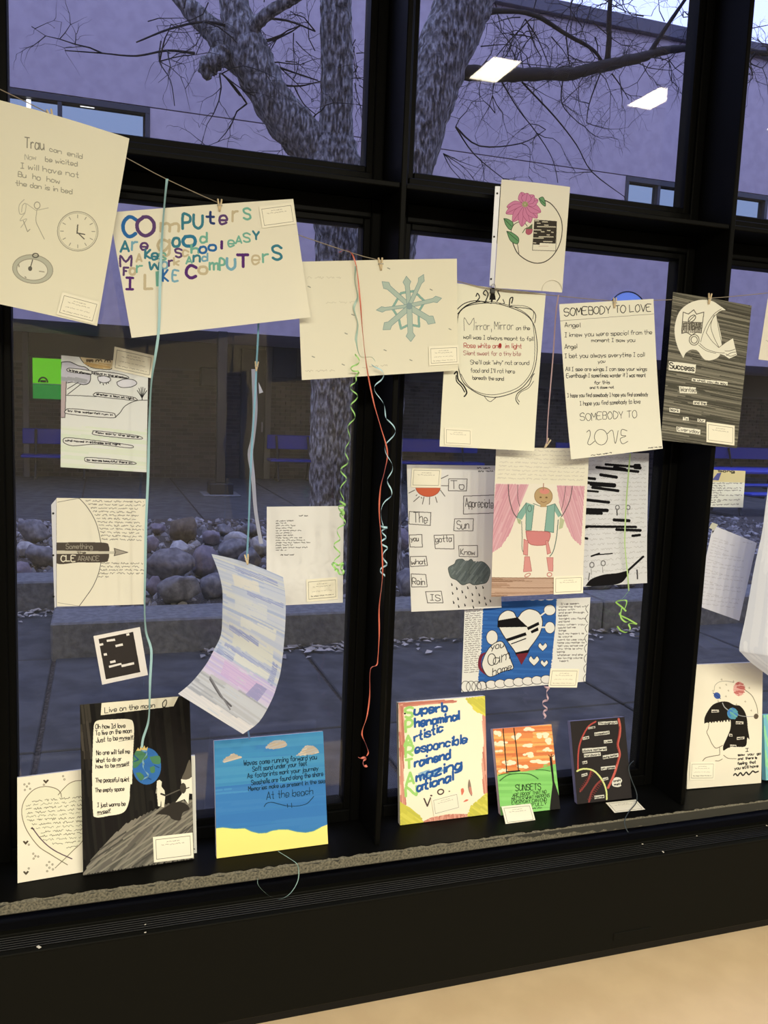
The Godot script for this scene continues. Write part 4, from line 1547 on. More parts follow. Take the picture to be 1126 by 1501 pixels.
		pg(b.slice(1, 9), shell)
		var hh: float = (b[8] - b[2]) * 0.62
		tx(b[0], b[7] + 10, b[8] - hh * 0.38, b[5] - 10, b[6] - hh * 0.38, hh, b[9] * 0.62, ph(60, 54, 42), 0.2)
	hang("dark grey painted sheet with a white football helmet and word strips", "drawing")
	card([436, 1200, 695, 1234, 698, 1420, 434, 1394], 1)
	# --- sheet that leaves the frame on the right
	sheet("poem_sheet", [1131, 430, 1270, 450, 1262, 545, 1108, 526], 0.2, [0, 0, 1.0], ph(232, 216, 176), {})
	sc(1122, 500, 1200, 505, 4, 0.6, pencil)
	hang("pale sheet hanging beside the dark helmet drawing, mostly out of view", "poem sheet")
	# --- marionette
	sheet("drawing", [733, 660, 859, 653, 857.5, 871, 713.4, 870.5], [0.150, 0.150, 0.142, 0.142], [700, 640, 0.23091], ph(230, 216, 172), {"bow": 0.004, "curl": 0.006})
	var faint := ph(196, 182, 148)
	for i in 8:
		sc(170 - i * 4, 100 + i * 22, 665, 84 + i * 23, 9, 0.5, faint)
	pg([120, 276, 690, 272, 690, 1010, 55, 1010], ph(232, 217, 178))
	var pk := [ph(214, 152, 146), ph(208, 140, 138), ph(222, 168, 160)]
	pg([130, 285, 318, 280, 270, 390, 240, 470, 200, 570, 140, 660, 72, 706], ph(218, 160, 152))
	hatch([130, 285, 318, 280, 270, 390, 240, 470, 200, 570, 140, 660, 72, 706], -1.2, 2.0, 1.3, pk, false)
	pg([488, 280, 668, 278, 660, 660, 600, 610, 545, 500, 510, 400], ph(218, 160, 152))
	hatch([488, 280, 668, 278, 660, 660, 600, 610, 545, 500, 510, 400], 1.2, 2.0, 1.3, pk, false)
	pg([60, 862, 690, 885, 690, 1010, 55, 1005], ph(190, 152, 116))
	hatch([60, 862, 690, 885, 690, 1010, 55, 1005], 0.05, 1.6, 1.1, [ph(170, 130, 96), ph(198, 160, 124), ph(150, 112, 80)], false)
	var cord := ph(110, 88, 80)
	cv([200, 285, 202, 360, 220, 440, 245, 480], 1.3, cord)
	cv([254, 285, 252, 360, 262, 410], 0.8, cord)
	cv([545, 280, 535, 360, 520, 430], 0.8, cord)
	cv([588, 280, 575, 360, 545, 430, 520, 470], 1.2, cord)
	cv([270, 500, 270, 600, 268, 680, 290, 720], 0.8, ph(90, 100, 80))
	cv([500, 490, 490, 600, 470, 690, 445, 730], 1.2, ph(90, 110, 90))
	el(406, 345, 55, 52, ph(186, 150, 92))
	el(406, 345, 55, 52, ph(150, 112, 64), 0.8)
	el(412, 316, 30, 16, ph(216, 130, 104))
	ln([406, 270, 404, 310], 1.4, ph(176, 120, 92))
	pg([388, 385, 426, 385, 424, 410, 386, 410], ph(186, 150, 92))
	for e in [388, 424]:
		el(e, 352, 7, 5, ph(120, 90, 52))
	cv([390, 376, 406, 382, 424, 376], 0.7, ph(130, 84, 56))
	var gr := ph(130, 170, 140)
	pg([300, 388, 250, 455, 242, 478, 272, 490, 306, 430], gr)
	pg([300, 385, 348, 400, 328, 555, 294, 555], gr)
	pg([430, 402, 478, 390, 470, 570, 412, 560], gr)
	pg([478, 388, 522, 460, 500, 472, 468, 420], gr)
	for l in [[300, 388, 250, 455, 242, 478], [348, 400, 328, 555, 294, 555, 300, 385], [430, 402, 412, 560, 470, 570, 478, 390], [478, 388, 522, 460], [342, 390, 388, 406], [426, 406, 478, 388]]:
		ln(l, 0.8, ph(84, 112, 90))
	el(320, 420, 12, 20, ph(84, 112, 90), 0.8)
	pg([240, 480, 268, 490, 262, 520, 248, 510], ph(170, 176, 120))
	pg([512, 470, 542, 490, 530, 540, 505, 550], ph(184, 184, 128))
	var red := ph(212, 124, 110)
	bl([294, 560, 370, 562, 446, 572, 430, 640, 380, 654, 320, 645, 300, 610], red, 0.8, ph(170, 84, 74))
	for l in [[280, 612, 306, 625, 300, 720, 274, 712], [418, 625, 432, 622, 452, 705, 428, 715], [282, 726, 312, 728, 324, 828, 270, 830], [424, 736, 468, 738, 466, 834, 436, 830]]:
		pg(l, ph(218, 140, 122))
		ln(l + [l[0], l[1]], 0.7, ph(176, 92, 80))
	el(296, 854, 20, 10, ph(196, 130, 104), 1.2, -0.5)
	el(442, 856, 16, 14, ph(200, 120, 100), 1.2)
	hang("cream sheet with a crayon puppet between pink curtains", "drawing")
	card([468, 868, 682, 872, 682, 1004, 468, 1004], 1)
	# --- watercolour that curls as it hangs
	watercolour()
	# --- sheet seen edge-on
	edge_on_sheet()
	# --- big pale sheet at the right edge
	var lft := [[1128, 700], [1122, 745], [1117, 782], [1106, 832], [1094, 900], [1084, 948], [1088, 958], [1102, 972], [1126, 990]]
	art([0, 0, 60, 0, 60, 120, 0, 120], [0, 0, 1], ph(206, 202, 190), 3.0)
	hatch([0, 0, 60, 0, 60, 120, 0, 120], 1.45, 3.0, 3.0, [ph(204, 200, 188), ph(212, 208, 194), ph(198, 195, 186)], false)
	ln([22, 60, 20, 118], 3.0, ph(208, 212, 150))
	org = onz(1110, 980, 0.16)
	st = st0()
	st.set_smooth_group(0)
	var sm := []
	for p in lft:
		sm.append(Vector2(p[0], p[1]))
	sm = spline(sm, 4)
	for i in sm.size() - 1:
		for j in 8:
			for k in [[0, 0], [1, 0], [1, 1], [0, 0], [1, 1], [0, 1]]:
				var p: Vector2 = sm[i + k[1]]
				var s: float = (j + k[0]) / 8.0
				st.set_uv(Vector2(s, float(i + k[1]) / (sm.size() - 1)))
				st.add_vertex(onz(p.x + 130.0 * s, p.y + 20.0 * s, 0.15 + 0.05 * sin(s * 2.4)) - org)
	solo("drawing", st, paper_material(true), "large plain pale sheet curling beside the window, mostly out of view", "drawing")

func sleeve(parent: Node3D, edge: Array, holes: Array, z: float) -> void:
	# the punched strip of a plastic page sleeve with its three holes
	var m := mat("sleeve_strip", ph(206, 200, 186), 0.25)
	var hole := mat("punched_hole", Color(0.09, 0.09, 0.09), 0.8)
	org = parent.position
	var st := st0()
	face(st, [onz(edge[0][0], edge[0][1], z), onz(edge[0][2], edge[0][3], z), onz(edge[1][2], edge[1][3], z), onz(edge[1][0], edge[1][1], z)], Vector3.BACK)
	part("punched_strip", st, m, parent)
	for h in holes:
		st = st0()
		var c := onz(h[0], h[1], z + 0.0008)
		tube(st, [c - Vector3(0, 0, 0.0004), c + Vector3(0, 0, 0.0004)], [0.0027], 10)
		part("hole", st, hole, parent)

func watercolour() -> void:
	art([310, 812, 415, 846, 400, 1060, 300, 1030], [250, 720, 0.24658], ph(186, 188, 182), 3.0)
	crop = [0, 0, 1.0]
	# painted in the sheet's own frame: 100 wide, 200 tall
	hom = Basis(Vector3(0.01, 0, 0), Vector3(0, 0.005, 0), Vector3(0, 0, 1))
	var bands := [[0, 128, [ph(176, 180, 182), ph(190, 190, 182), ph(160, 168, 180), ph(198, 194, 176), ph(184, 186, 184)]], [128, 158, [ph(192, 172, 184), ph(182, 166, 190), ph(200, 184, 190)]], [158, 186, [ph(178, 174, 164), ph(160, 158, 152), ph(190, 186, 176)]], [184, 200, [ph(216, 206, 186), ph(206, 198, 182)]]]
	for b in bands:
		for i in b[2].size():
			b[2][i].a = 0.55
		hatch([0, b[0], 100, b[0], 100, b[1], 0, b[1]], 0.06, 2.2, 3.4, b[2], false)
	for b in [[22, 22, 60, 38, ph(206, 198, 172)], [20, 52, 70, 66, ph(196, 194, 180)], [20, 88, 84, 104, ph(202, 198, 172)], [30, 112, 84, 124, ph(204, 200, 178)], [30, 72, 86, 80, ph(204, 200, 178)]]:
		hatch([b[0], b[1], b[2], b[1], b[2], b[3], b[0], b[3]], 0.06, 1.5, 2.2, [Color(b[4], 0.5)], false)
	for b in [[10, 106, 90, 112], [12, 84, 60, 90], [40, 40, 96, 46], [86, 96, 94, 128], [4, 118, 30, 126], [30, 8, 90, 16]]:
		hatch([b[0], b[1], b[2], b[1] + 2, b[2], b[3] + 2, b[0], b[3]], 0.12, 1.6, 1.4, [Color(ph(146, 152, 176), 0.4), Color(ph(154, 160, 178), 0.4), Color(ph(138, 142, 168), 0.4)], false)
	hatch([20, 132, 80, 136, 82, 156, 24, 152], 0.1, 1.2, 1.6, [ph(198, 168, 186), ph(190, 160, 184)], false)
	hatch([72, 138, 88, 138, 84, 158, 66, 158], 0.1, 1.0, 1.2, [Color(ph(150, 142, 168), 0.5)], false)
	ln([16, 162, 40, 172, 60, 176], 2.2, ph(92, 88, 84))
	ln([14, 160, 62, 180], 1.6, ph(120, 116, 110))
	var left := [Vector2(310, 812), Vector2(320, 838), Vector2(326, 865), Vector2(326, 898), Vector2(324, 930), Vector2(314, 952), Vector2(302, 974), Vector2(281, 1000), Vector2(261, 1017)]
	var right := [Vector2(415, 846), Vector2(418, 870), Vector2(419, 895), Vector2(417, 935), Vector2(412, 981), Vector2(406, 1005), Vector2(398, 1027), Vector2(380, 1058), Vector2(356, 1076)]
	var zs := [0.215, 0.222, 0.225, 0.222, 0.21, 0.215, 0.235, 0.26, 0.29]
	var c := []
	for i in 9:
		c.append([left[i], right[i], zs[i]])
	var L := spline(left, 4)
	var R := spline(right, 4)
	var Z := spline(zs, 4)
	var at := onz(330, 1060, 0.22)
	var t := thing("watercolour", "grey blue and lilac watercolour sheet curling as it hangs on a ribbon", "painting", at)
	var st := st0()
	st.set_smooth_group(0)
	for i in L.size() - 1:
		for j in 12:
			for k in [[0, 0], [1, 0], [1, 1], [0, 0], [1, 1], [0, 1]]:
				var s: float = (j + k[0]) / 12.0
				var a: Vector2 = L[i + k[1]]
				var b: Vector2 = R[i + k[1]]
				var p := a.lerp(b, s)
				if i == 0 and k[1] == 0:
					p.y -= 4.0 * sin(PI * s)
				st.set_uv(Vector2(s, float(i + k[1]) / (L.size() - 1)))
				st.add_vertex(onz(p.x, p.y, Z[i + k[1]] + 0.014 * sin(PI * s)) - org)
	part("sheet", st, paper_material(true), t)
	pin(onz(362, 820, 0.245), 0.15, 0.018, "tiny clothespin clipping the curling watercolour to its ribbon")

func edge_on_sheet() -> void:
	# a folded sheet that has turned its edge to the room
	var path := [Vector2(372, 541), Vector2(374, 600), Vector2(371, 640), Vector2(367, 666), Vector2(371, 700), Vector2(375, 750), Vector2(383, 797)]
	var wid := [3.5, 3.6, 3.0, 4.0, 3.0, 2.6, 2.8]
	org = onz(372, 797, 0.2)
	var st := st0()
	st.set_smooth_group(0)
	var sm := spline(path, 4)
	var ww := spline(wid, 4)
	for i in sm.size() - 1:
		for k in [[0, 0], [1, 0], [1, 1], [0, 0], [1, 1], [0, 1]]:
			var p: Vector2 = sm[i + k[1]]
			var w: float = ww[i + k[1]]
			st.add_vertex(onz(p.x - w + 2.0 * w * k[0], p.y, 0.22 - 0.14 * k[0]) - org)
	var o := solo("folded_sheet", st, mat("plain_sheet", ph(196, 192, 186), 0.9), "plain white sheet hanging edge-on from a teal ribbon", "paper sheet")
	st = st0()
	face(st, [onz(379, 560, 0.1), onz(386, 575, 0.1), onz(380, 577, 0.1)], Vector3.BACK)
	part("turned_corner", st, mat("plain_sheet", Color.WHITE), o)
	pin(onz(376, 537, 0.21), -0.05, 0.016, "tiny clothespin clipping the edge-on sheet to its ribbon")

# ---------------------------------------------------------------- sheets taped to the panes
func glass_art() -> void:
	var paper := ph(228, 216, 178)
	var black := ph(40, 36, 32)
	var pencil := ph(130, 122, 100)
	# --- landscape
	sheet("drawing", [88, 520, 219, 534, 213, 691.5, 90.6, 685], 0.012, [60, 490, 0.27304], ph(226, 220, 190), {"curl": 0.006})
	hatch([104, 500, 576, 520, 560, 736, 112, 715], 0.02, 4.0, 3.5, [ph(222, 222, 178), ph(226, 222, 186), ph(218, 220, 176)], false)
	bl([200, 110, 384, 124, 384, 186, 330, 190, 270, 180, 225, 150], ph(212, 186, 126), 0.8, black)
	for i in 3:
		tx(["mm", "m", "m"][i], 245 + i * 50, 150, 278 + i * 48, 150, 22, 1.2, ph(90, 70, 44), 0.3)
	hatch([220, 152, 380, 160, 370, 186, 270, 180], 0.05, 2.0, 1.4, [ph(196, 156, 84)], false)
	bl([104, 150, 150, 148, 200, 170, 240, 180, 265, 210, 262, 260, 230, 276, 170, 262, 104, 260], ph(196, 188, 176), 0.9, black)
	hatch([104, 232, 250, 240, 240, 272, 104, 262], 0.1, 2.0, 1.6, [ph(164, 160, 146)], false)
	pg([104, 255, 134, 260, 130, 455, 108, 455], ph(190, 166, 148))
	ln([134, 260, 130, 455, 108, 455], 0.7, black)
	ln([140, 300, 200, 262], 0.7, black)
	ln([142, 330, 215, 272], 0.7, black)
	ln([136, 335, 200, 336, 300, 342], 0.6, black)
	for b in [[[135, 190, 160, 184, 270, 200, 272, 216, 250, 218, 150, 204], "to lonely afternoon"], [[272, 206, 330, 202, 440, 220, 476, 238, 440, 240, 300, 222], "cloud in the shadow"], [[288, 324, 320, 320, 480, 342, 512, 352, 500, 362, 300, 340], "shelter a lawn at night"], [[134, 414, 170, 408, 370, 428, 398, 440, 380, 456, 150, 436], "by the waterfall run in"], [[282, 530, 300, 526, 470, 544, 534, 556, 520, 568, 300, 548], "flow early the shore"], [[122, 572, 150, 562, 290, 576, 440, 594, 492, 604, 470, 614, 300, 596, 180, 604, 130, 590], "wind moved in stillness and night"], [[238, 672, 260, 664, 420, 676, 498, 688, 490, 698, 340, 694, 250, 686], "by leaves beautiful there on"]]:
		bl(b[0], ph(226, 218, 188), 0.8, black)
		var f: Array = b[0]
		tx(b[1], f[0] + 12, f[1] + 8, f[0] + (f[6] - f[0]) * 0.97 - 4, f[1] + (f[7] - f[1]) * 0.9 + 8, 9, 0.7, black, 0.4)
	for cl in [[305, 232, 340, 228, 374, 240, 370, 258, 340, 266, 312, 256], [410, 262, 450, 246, 500, 250, 518, 270, 490, 288, 440, 292, 415, 280]]:
		bl(cl, ph(222, 214, 196), 0.8, black)
	for d in [[318, 264], [335, 272], [352, 268], [362, 264]]:
		ln([d[0], d[1], d[0] + 2, d[1] + 6], 1.2, black)
	cv([400, 452, 425, 430, 450, 396, 490, 372, 530, 362, 574, 362], 0.7, black)
	for a in [-2.5, -2.1, -1.7, -1.4, -1.0, -0.6]:
		cv([545, 350, 545 + 14 * cos(a), 335 + 8 * sin(a), 545 + 32 * cos(a), 335 + 46 * sin(a)], 0.9, black)
	ln([545, 330, 545, 362], 1.2, black)
	var t := hang("landscape drawing with tree, clouds and ringed words taped to glass", "drawing")
	card([398, 65, 616, 112, 598, 244, 384, 190], 0)
	# --- bow and arrow
	sheet("poem_sheet", [83, 730, 213.5, 731, 212, 886, 83, 889], 0.014, [60, 490, 0.27304], ph(236, 222, 178), {"bow": 0.002})
	cv([205, 880, 250, 930, 295, 1010, 318, 1100, 325, 1180, 312, 1270, 280, 1350, 240, 1410, 205, 1458], 0.8, ph(90, 82, 66))
	ln([90, 902, 205, 880], 0.7, ph(110, 100, 80))
	ln([90, 1440, 205, 1458], 0.5, ph(150, 140, 110))
	for i in 12:
		var y := 898.0 + i * 18.6
		var x0 := [240, 255, 268, 280, 288, 298, 304, 310, 314, 318, 322, 326]
		sc(x0[i], y, [556, 558, 520, 516, 528, 512, 538, 544, 552, 530, 548, 544][i], y + 6, 9, 0.55, ph(110, 102, 82))
	for i in 5:
		sc([322, 318, 314, 310, 308][i], 1232 + i * 18, [552, 528, 556, 552, 366][i], 1234 + i * 18, 9, 0.55, ph(110, 102, 82))
	bl([80, 1118, 200, 1116, 340, 1118, 364, 1136, 366, 1170, 362, 1205, 340, 1222, 200, 1224, 80, 1226], ph(84, 72, 56))
	pg([84, 1160, 395, 1164, 395, 1178, 84, 1178], ph(206, 192, 152))
	pg([392, 1148, 466, 1170, 392, 1188], ph(170, 156, 124))
	ln([392, 1148, 466, 1170, 392, 1188, 400, 1170, 392, 1148], 0.8, ph(80, 70, 54))
	tx("Something", 134, 1150, 276, 1150, 26, 1.0, ph(150, 138, 108), 0.3)
	tx("the", 195, 1176, 240, 1176, 12, 0.8, ph(90, 80, 60), 0.3)
	tx("CLE", 108, 1218, 184, 1218, 32, 1.5, ph(226, 212, 168), 0.3)
	tx("ARANCE", 198, 1214, 312, 1214, 24, 1.0, ph(150, 138, 108), 0.3)
	t = hang("cream sheet with a large bow and arrow and typed lines in a sleeve", "poem sheet")
	sleeve(t, [[75, 740, 82.5, 731], [80, 891, 82.5, 890]], [[78, 752.5], [78, 814], [78.5, 874.5]], 0.0135)
	# --- blacked-out card
	sheet("poem_card", [137, 932.5, 205, 919, 217, 989.5, 149.6, 1003.6], 0.012, [120, 900, 0.10657], ph(238, 224, 192), {"k": 5.0})
	pg([230, 345, 705, 245, 805, 800, 330, 898], ph(58, 50, 42))
	for b in [[608, 272, 648, 262, 656, 292, 614, 302], [340, 355, 452, 338, 460, 368, 345, 384], [232, 412, 290, 400, 298, 428, 244, 440], [458, 425, 560, 404, 566, 434, 466, 456], [298, 545, 340, 535, 348, 568, 304, 576], [384, 650, 458, 632, 466, 664, 392, 680], [370, 712, 540, 672, 548, 696, 376, 742], [540, 700, 716, 660, 722, 692, 548, 732]]:
		pg(b, ph(238, 224, 192))
	hang("small white card with a blacked-out text block taped to glass", "poem card")
	# --- typed poem
	sheet("poem_sheet", [390.5, 742.7, 505, 741.7, 501.5, 882.8, 391, 888], 0.013, [250, 720, 0.24658], ph(234, 224, 192), {"curl": 0.004})
	sc(764, 150, 820, 150, 7, 0.6, black)
	var ends := [735, 690, 745, 725, 778, 720, 728, 788, 800, 832, 728, 822, 690]
	for i in 13:
		sc(626, 182 + i * 14.6, ends[i], 180 + i * 14.6, 7, 0.6, ph(100, 96, 80))
	sc(654, 386, 736, 384, 7, 0.6, black)
	t = hang("white sheet with one short typed column taped beside the mullion", "poem sheet")
	card([808, 526, 986, 510, 994, 640, 804, 656], 2)
	# --- the sun
	sheet("poem_sheet", [597.5, 681.6, 731, 682, 735, 890, 601, 895.6], 0.030, [580, 660, 0.16649], ph(230, 220, 190), {"bow": 0.003, "curl": 0.006})
	el(285, 318, 106, 84, ph(212, 92, 46))
	el(285, 318, 106, 84, ph(150, 60, 30), 0.6)
	pg([130, 140, 400, 140, 400, 326, 130, 326], ph(230, 220, 190))
	var pen := ph(86, 78, 66)
	for l in [[120, 372, 172, 346], [160, 446, 212, 400], [236, 466, 250, 404], [296, 470, 298, 404], [362, 452, 348, 402], [430, 398, 390, 344], [398, 246, 460, 216], [400, 308, 462, 308], [190, 388, 180, 396], [226, 408, 232, 418]]:
		ln(l, 0.9, pen)
	for b in [["To", 464, 248, 624, 248, 618, 352, 460, 350, 480, 334, 600, 336, 72], ["Appreciate", 594, 396, 900, 386, 900, 542, 592, 552, 608, 488, 856, 498, 74], ["The", 124, 532, 308, 540, 302, 652, 116, 640, 160, 628, 278, 632, 90], ["Sun", 514, 594, 680, 592, 676, 698, 506, 698, 534, 682, 640, 682, 72], ["you", 120, 736, 228, 732, 232, 842, 126, 842, 134, 790, 200, 788, 44], ["gotta", 334, 738, 506, 732, 508, 858, 344, 854, 346, 800, 486, 792, 54], ["Know", 550, 828, 716, 828, 718, 928, 552, 924, 566, 908, 690, 910, 50], ["what", 126, 926, 264, 922, 274, 1004, 128, 1014, 136, 994, 258, 990, 44], ["Rain", 132, 1078, 258, 1084, 270, 1192, 134, 1194, 142, 1172, 248, 1178, 58], ["IS", 254, 1236, 392, 1232, 406, 1336, 270, 1336, 296, 1314, 382, 1318, 54]]:
		ln(b.slice(1, 9) + [b[1], b[2]], 0.85, pen)
		tx(b[0], b[9], b[10], b[11], b[12], b[13], 0.9, pen, 0.3)
	bl([460, 1060, 460, 1020, 510, 990, 530, 955, 580, 948, 620, 970, 660, 950, 695, 985, 750, 970, 800, 1000, 830, 1060, 800, 1150, 740, 1170, 680, 1176, 640, 1160, 580, 1176, 530, 1135, 480, 1110], ph(104, 112, 98), 0.8, ph(70, 74, 66))
	hatch([480, 1050, 530, 970, 660, 970, 790, 1000, 800, 1130, 680, 1160, 530, 1120], -0.9, 2.4, 2.2, [ph(98, 106, 94), ph(120, 128, 114), ph(90, 98, 88), ph(110, 118, 104)])
	for d in [[486, 1172], [530, 1208], [578, 1238], [628, 1202], [702, 1202], [764, 1200], [492, 1250], [540, 1300], [610, 1286], [668, 1262], [730, 1266], [780, 1296], [500, 1332], [544, 1368], [600, 1356], [668, 1318], [730, 1334], [676, 1376], [790, 1350], [830, 1322]]:
		ln([d[0] - 4, d[1] - 10, d[0] + 1, d[1] + 4], 1.1, black)
		el(d[0] + 1, d[1] + 5, 6, 8, black)
	sc(712, 160, 840, 162, 13, 0.7, black)
	sc(722, 188, 872, 188, 13, 0.7, black)
	t = hang("white sheet with boxed words about the sun, half sun and rain cloud", "poem sheet")
	card([148, 152, 400, 160, 388, 322, 134, 324], 1)
	# --- blacked-out page
	sheet("poem_sheet", [846, 668, 956, 661, 941.7, 857, 852, 856], 0.040, [700, 640, 0.23091], ph(214, 208, 186), {"curl": 0.01})
	for i in 26:
		sc(640, 150 + i * 30, 1090 - i * 1.6, 138 + i * 30, 12, 0.5, ph(176, 170, 152))
	var mark := ph(24, 22, 20)
	for b in [[802, 192, 1000, 200, 3.4], [1004, 190, 1040, 188, 4.5], [1004, 206, 1046, 208, 5.0], [742, 216, 1030, 236, 4.0], [860, 210, 940, 224, 4.2], [770, 268, 880, 282, 4.6], [660, 292, 738, 298, 4.0], [660, 320, 720, 330, 4.2], [712, 332, 868, 340, 6.5], [720, 356, 890, 376, 4.4], [664, 378, 758, 384, 3.0], [660, 436, 830, 454, 4.2], [660, 500, 820, 506, 5.2], [664, 520, 784, 524, 4.6], [858, 566, 960, 572, 4.6], [662, 612, 700, 606, 4.0], [690, 604, 1000, 612, 3.8], [872, 626, 1030, 634, 4.4], [972, 666, 1024, 662, 3.8], [650, 668, 700, 676, 3.2], [722, 776, 770, 762, 2.4], [740, 770, 846, 766, 1.6], [940, 862, 1036, 790, 3.2]]:
		ln(b.slice(0, 4), b[4], mark)
	bl([690, 932, 720, 900, 790, 880, 870, 876, 940, 868, 920, 905, 880, 932, 780, 940], mark)
	for f in [[880, 486], [950, 486], [725, 824], [790, 818]]:
		el(f[0], f[1], 12, 14, ph(110, 106, 96), 1.4)
		ln([f[0] - 4, f[1] + 20, f[0] - 2, f[1] + 52], 1.8 if f[0] == 880 else 0.5, ph(60, 56, 50))
	ln([712, 868, 706, 905], 1.8, ph(110, 106, 96))
	ln([990, 866, 990, 915], 2.2, ph(70, 66, 60))
	hang("page of writing mostly struck out with thick black marker bars", "poem sheet")
	# --- heart in space
	sheet("drawing", [680, 884, 867, 876, 857, 998.6, 678, 1015], 0.012, [660, 850, 0.26643], ph(228, 220, 190), {})
	pg([185, 90, 590, 88, 585, 240, 560, 440, 545, 545, 160, 575, 175, 400], ph(40, 96, 152))
	hatch([185, 90, 590, 88, 560, 440, 545, 545, 160, 575, 175, 400], 0.1, 3.0, 2.4, [ph(38, 92, 148), ph(46, 104, 160)], false)
	for i in 30:
		sc(80, 168 + i * 12.0, 172 - i * 0.4, 162 + i * 12.0, 6, 0.45, ph(92, 84, 74))
	var rowsr := ["I've seen", "moments that will", "stay with", "and even through", "that start", "tonight you found", "and found", "now when you", "would tell me", "things", "but my heart is", "is yours", "want to use your", "home you matter to", "tell you since we", "why this is why", "being", "whatever and she", "so loving yours", "heart"]
	for i in 20:
		tx(rowsr[i], [616, 604, 600, 602, 598, 602, 600, 596, 598, 600, 600, 598, 594, 592, 594, 590, 590, 592, 594, 604][i], 138 + i * 16.6, [712, 752, 690, 740, 652, 748, 660, 742, 692, 640, 736, 672, 742, 738, 730, 726, 630, 728, 724, 650][i], 136 + i * 16.6, 9, 0.45, ph(84, 76, 68), 0.4)
	var shape := [395, 466, 360, 400, 320, 345, 290, 300, 266, 250, 272, 200, 310, 170, 350, 178, 372, 210, 400, 178, 440, 162, 490, 180, 512, 230, 500, 290, 470, 340, 430, 395]
	bl(shape, ph(228, 218, 186), 0.9, black)
	pg([262, 226, 372, 208, 430, 262, 262, 264], mark)
	pg([425, 265, 490, 234, 494, 250, 432, 280], mark)
	pg([446, 285, 486, 264, 490, 282, 452, 298], mark)
	pg([310, 328, 418, 292, 424, 308, 322, 342], mark)
	ln([340, 356, 420, 326], 1.4, mark)
	pg([360, 404, 442, 386, 432, 408, 366, 420], mark)
	pg([366, 412, 434, 404, 396, 470], ph(120, 36, 44))
	for e in [[552, 168, 32, 30], [552, 266, 28, 32], [232, 320, 32, 40]]:
		el(e[0], e[1], e[2], e[3], ph(228, 218, 186))
		el(e[0], e[1], e[2], e[3], black, 0.7)
	ln([500, 200, 526, 182], 2.4, ph(228, 218, 186))
	ln([504, 264, 528, 264], 2.4, ph(228, 218, 186))
	bl([206, 400, 180, 430, 175, 480, 200, 515, 215, 535, 160, 490, 165, 420], ph(120, 36, 50))
	bl([215, 380, 250, 350, 290, 345, 320, 400, 340, 450, 350, 490, 300, 505, 220, 535, 180, 480, 190, 425], ph(226, 216, 184), 0.9, black)
	tx("you", 226, 388, 298, 374, 34, 0.9, black, 0.3)
	el(232, 442, 22, 32, black, 1.0)
	tx("am", 240, 470, 330, 440, 62, 1.0, black, 0.3)
	tx("home", 238, 528, 340, 494, 38, 0.9, black, 0.3)
	for hx in [[512, 372, 24], [464, 448, 28], [520, 462, 20]]:
		var x: float = hx[0]
		var y: float = hx[1]
		var r: float = hx[2]
		bl([x, y + r, x - r, y - r * 0.1, x - r * 0.6, y - r * 0.9, x, y - r * 0.3, x + r * 0.6, y - r * 0.9, x + r, y - r * 0.1], ph(228, 218, 186), 0.6, black)
	for i in 5:
		el(360 + i * 48, 100, 26, 14, ph(226, 216, 188))
	for i in 8:
		el(180 + i * 50, 582 - i * 5, 30, 22, ph(226, 216, 188))
		el(180 + i * 50, 582 - i * 5, 30, 22, black, 0.6)
	for i in 4:
		el(90 + i * 30, 590, 26, 30, black, 0.5)
	for i in 8:
		cv([764 - i * 3, 140 + i * 54, 750 - i * 3, 162 + i * 54, 762 - i * 4, 186 + i * 54], 0.6, black)
	t = hang("blue collage of a white heart planet between two strips of handwriting", "drawing")
	card([556, 488, 702, 490, 696, 588, 534, 590], 0)
	# --- small note beside the right mullion
	sheet("note", [1041, 688, 1092.5, 690.6, 1090, 743.5, 1036, 743.5], 0.012, [930, 640, 0.22660], ph(222, 216, 184), {"k": 4.0})
	pg([485, 208, 722, 218, 716, 296, 480, 288], ph(218, 198, 130))
	pg([505, 278, 540, 235, 566, 232, 548, 280], ph(92, 92, 140))
	tx("Song", 545, 226, 648, 232, 16, 1.0, black, 0.4)
	for i in 10:
		sc([486, 486, 484, 490, 484, 490, 484, 484, 482, 480][i], 302 + i * 16, [700, 590, 696, 690, 570, 700, 545, 690, 560, 680][i], 304 + i * 15, 8, 0.6, ph(110, 106, 96))
	hang("small note with a yellow top and blue figure taped to glass", "note")
	# --- typed page held by a strip of tape
	sheet("typed_page", [1042, 769, 1113, 797, 1080.6, 909, 1023, 888], 0.014, [930, 640, 0.22660], ph(222, 214, 196), {"bow": 0.004})
	for i in 20:
		sc(500 - i * 4.2, 668 + i * 22, [600, 640, 580, 600, 580, 690, 705, 560, 700, 690, 560, 700, 690, 540, 690, 680, 540, 670, 660, 640][i], 700 + i * 22, 8, 0.5, ph(192, 184, 168))
	sc(700, 690, 770, 706, 8, 0.5, ph(190, 182, 166))
	pg([488, 612, 504, 608, 492, 634], ph(70, 64, 58))
	t = hang("tilted white typed page taped to the right-hand pane", "typed page")
	var st := st0()
	org = t.position
	face(st, [on_sheet(466, 590, 0.002), on_sheet(485, 545, 0.002), on_sheet(525, 560, 0.002), on_sheet(500, 606, 0.002)], Vector3.BACK)
	part("tape_strip", st, mat("tape", ph(196, 188, 150), 0.4), t)

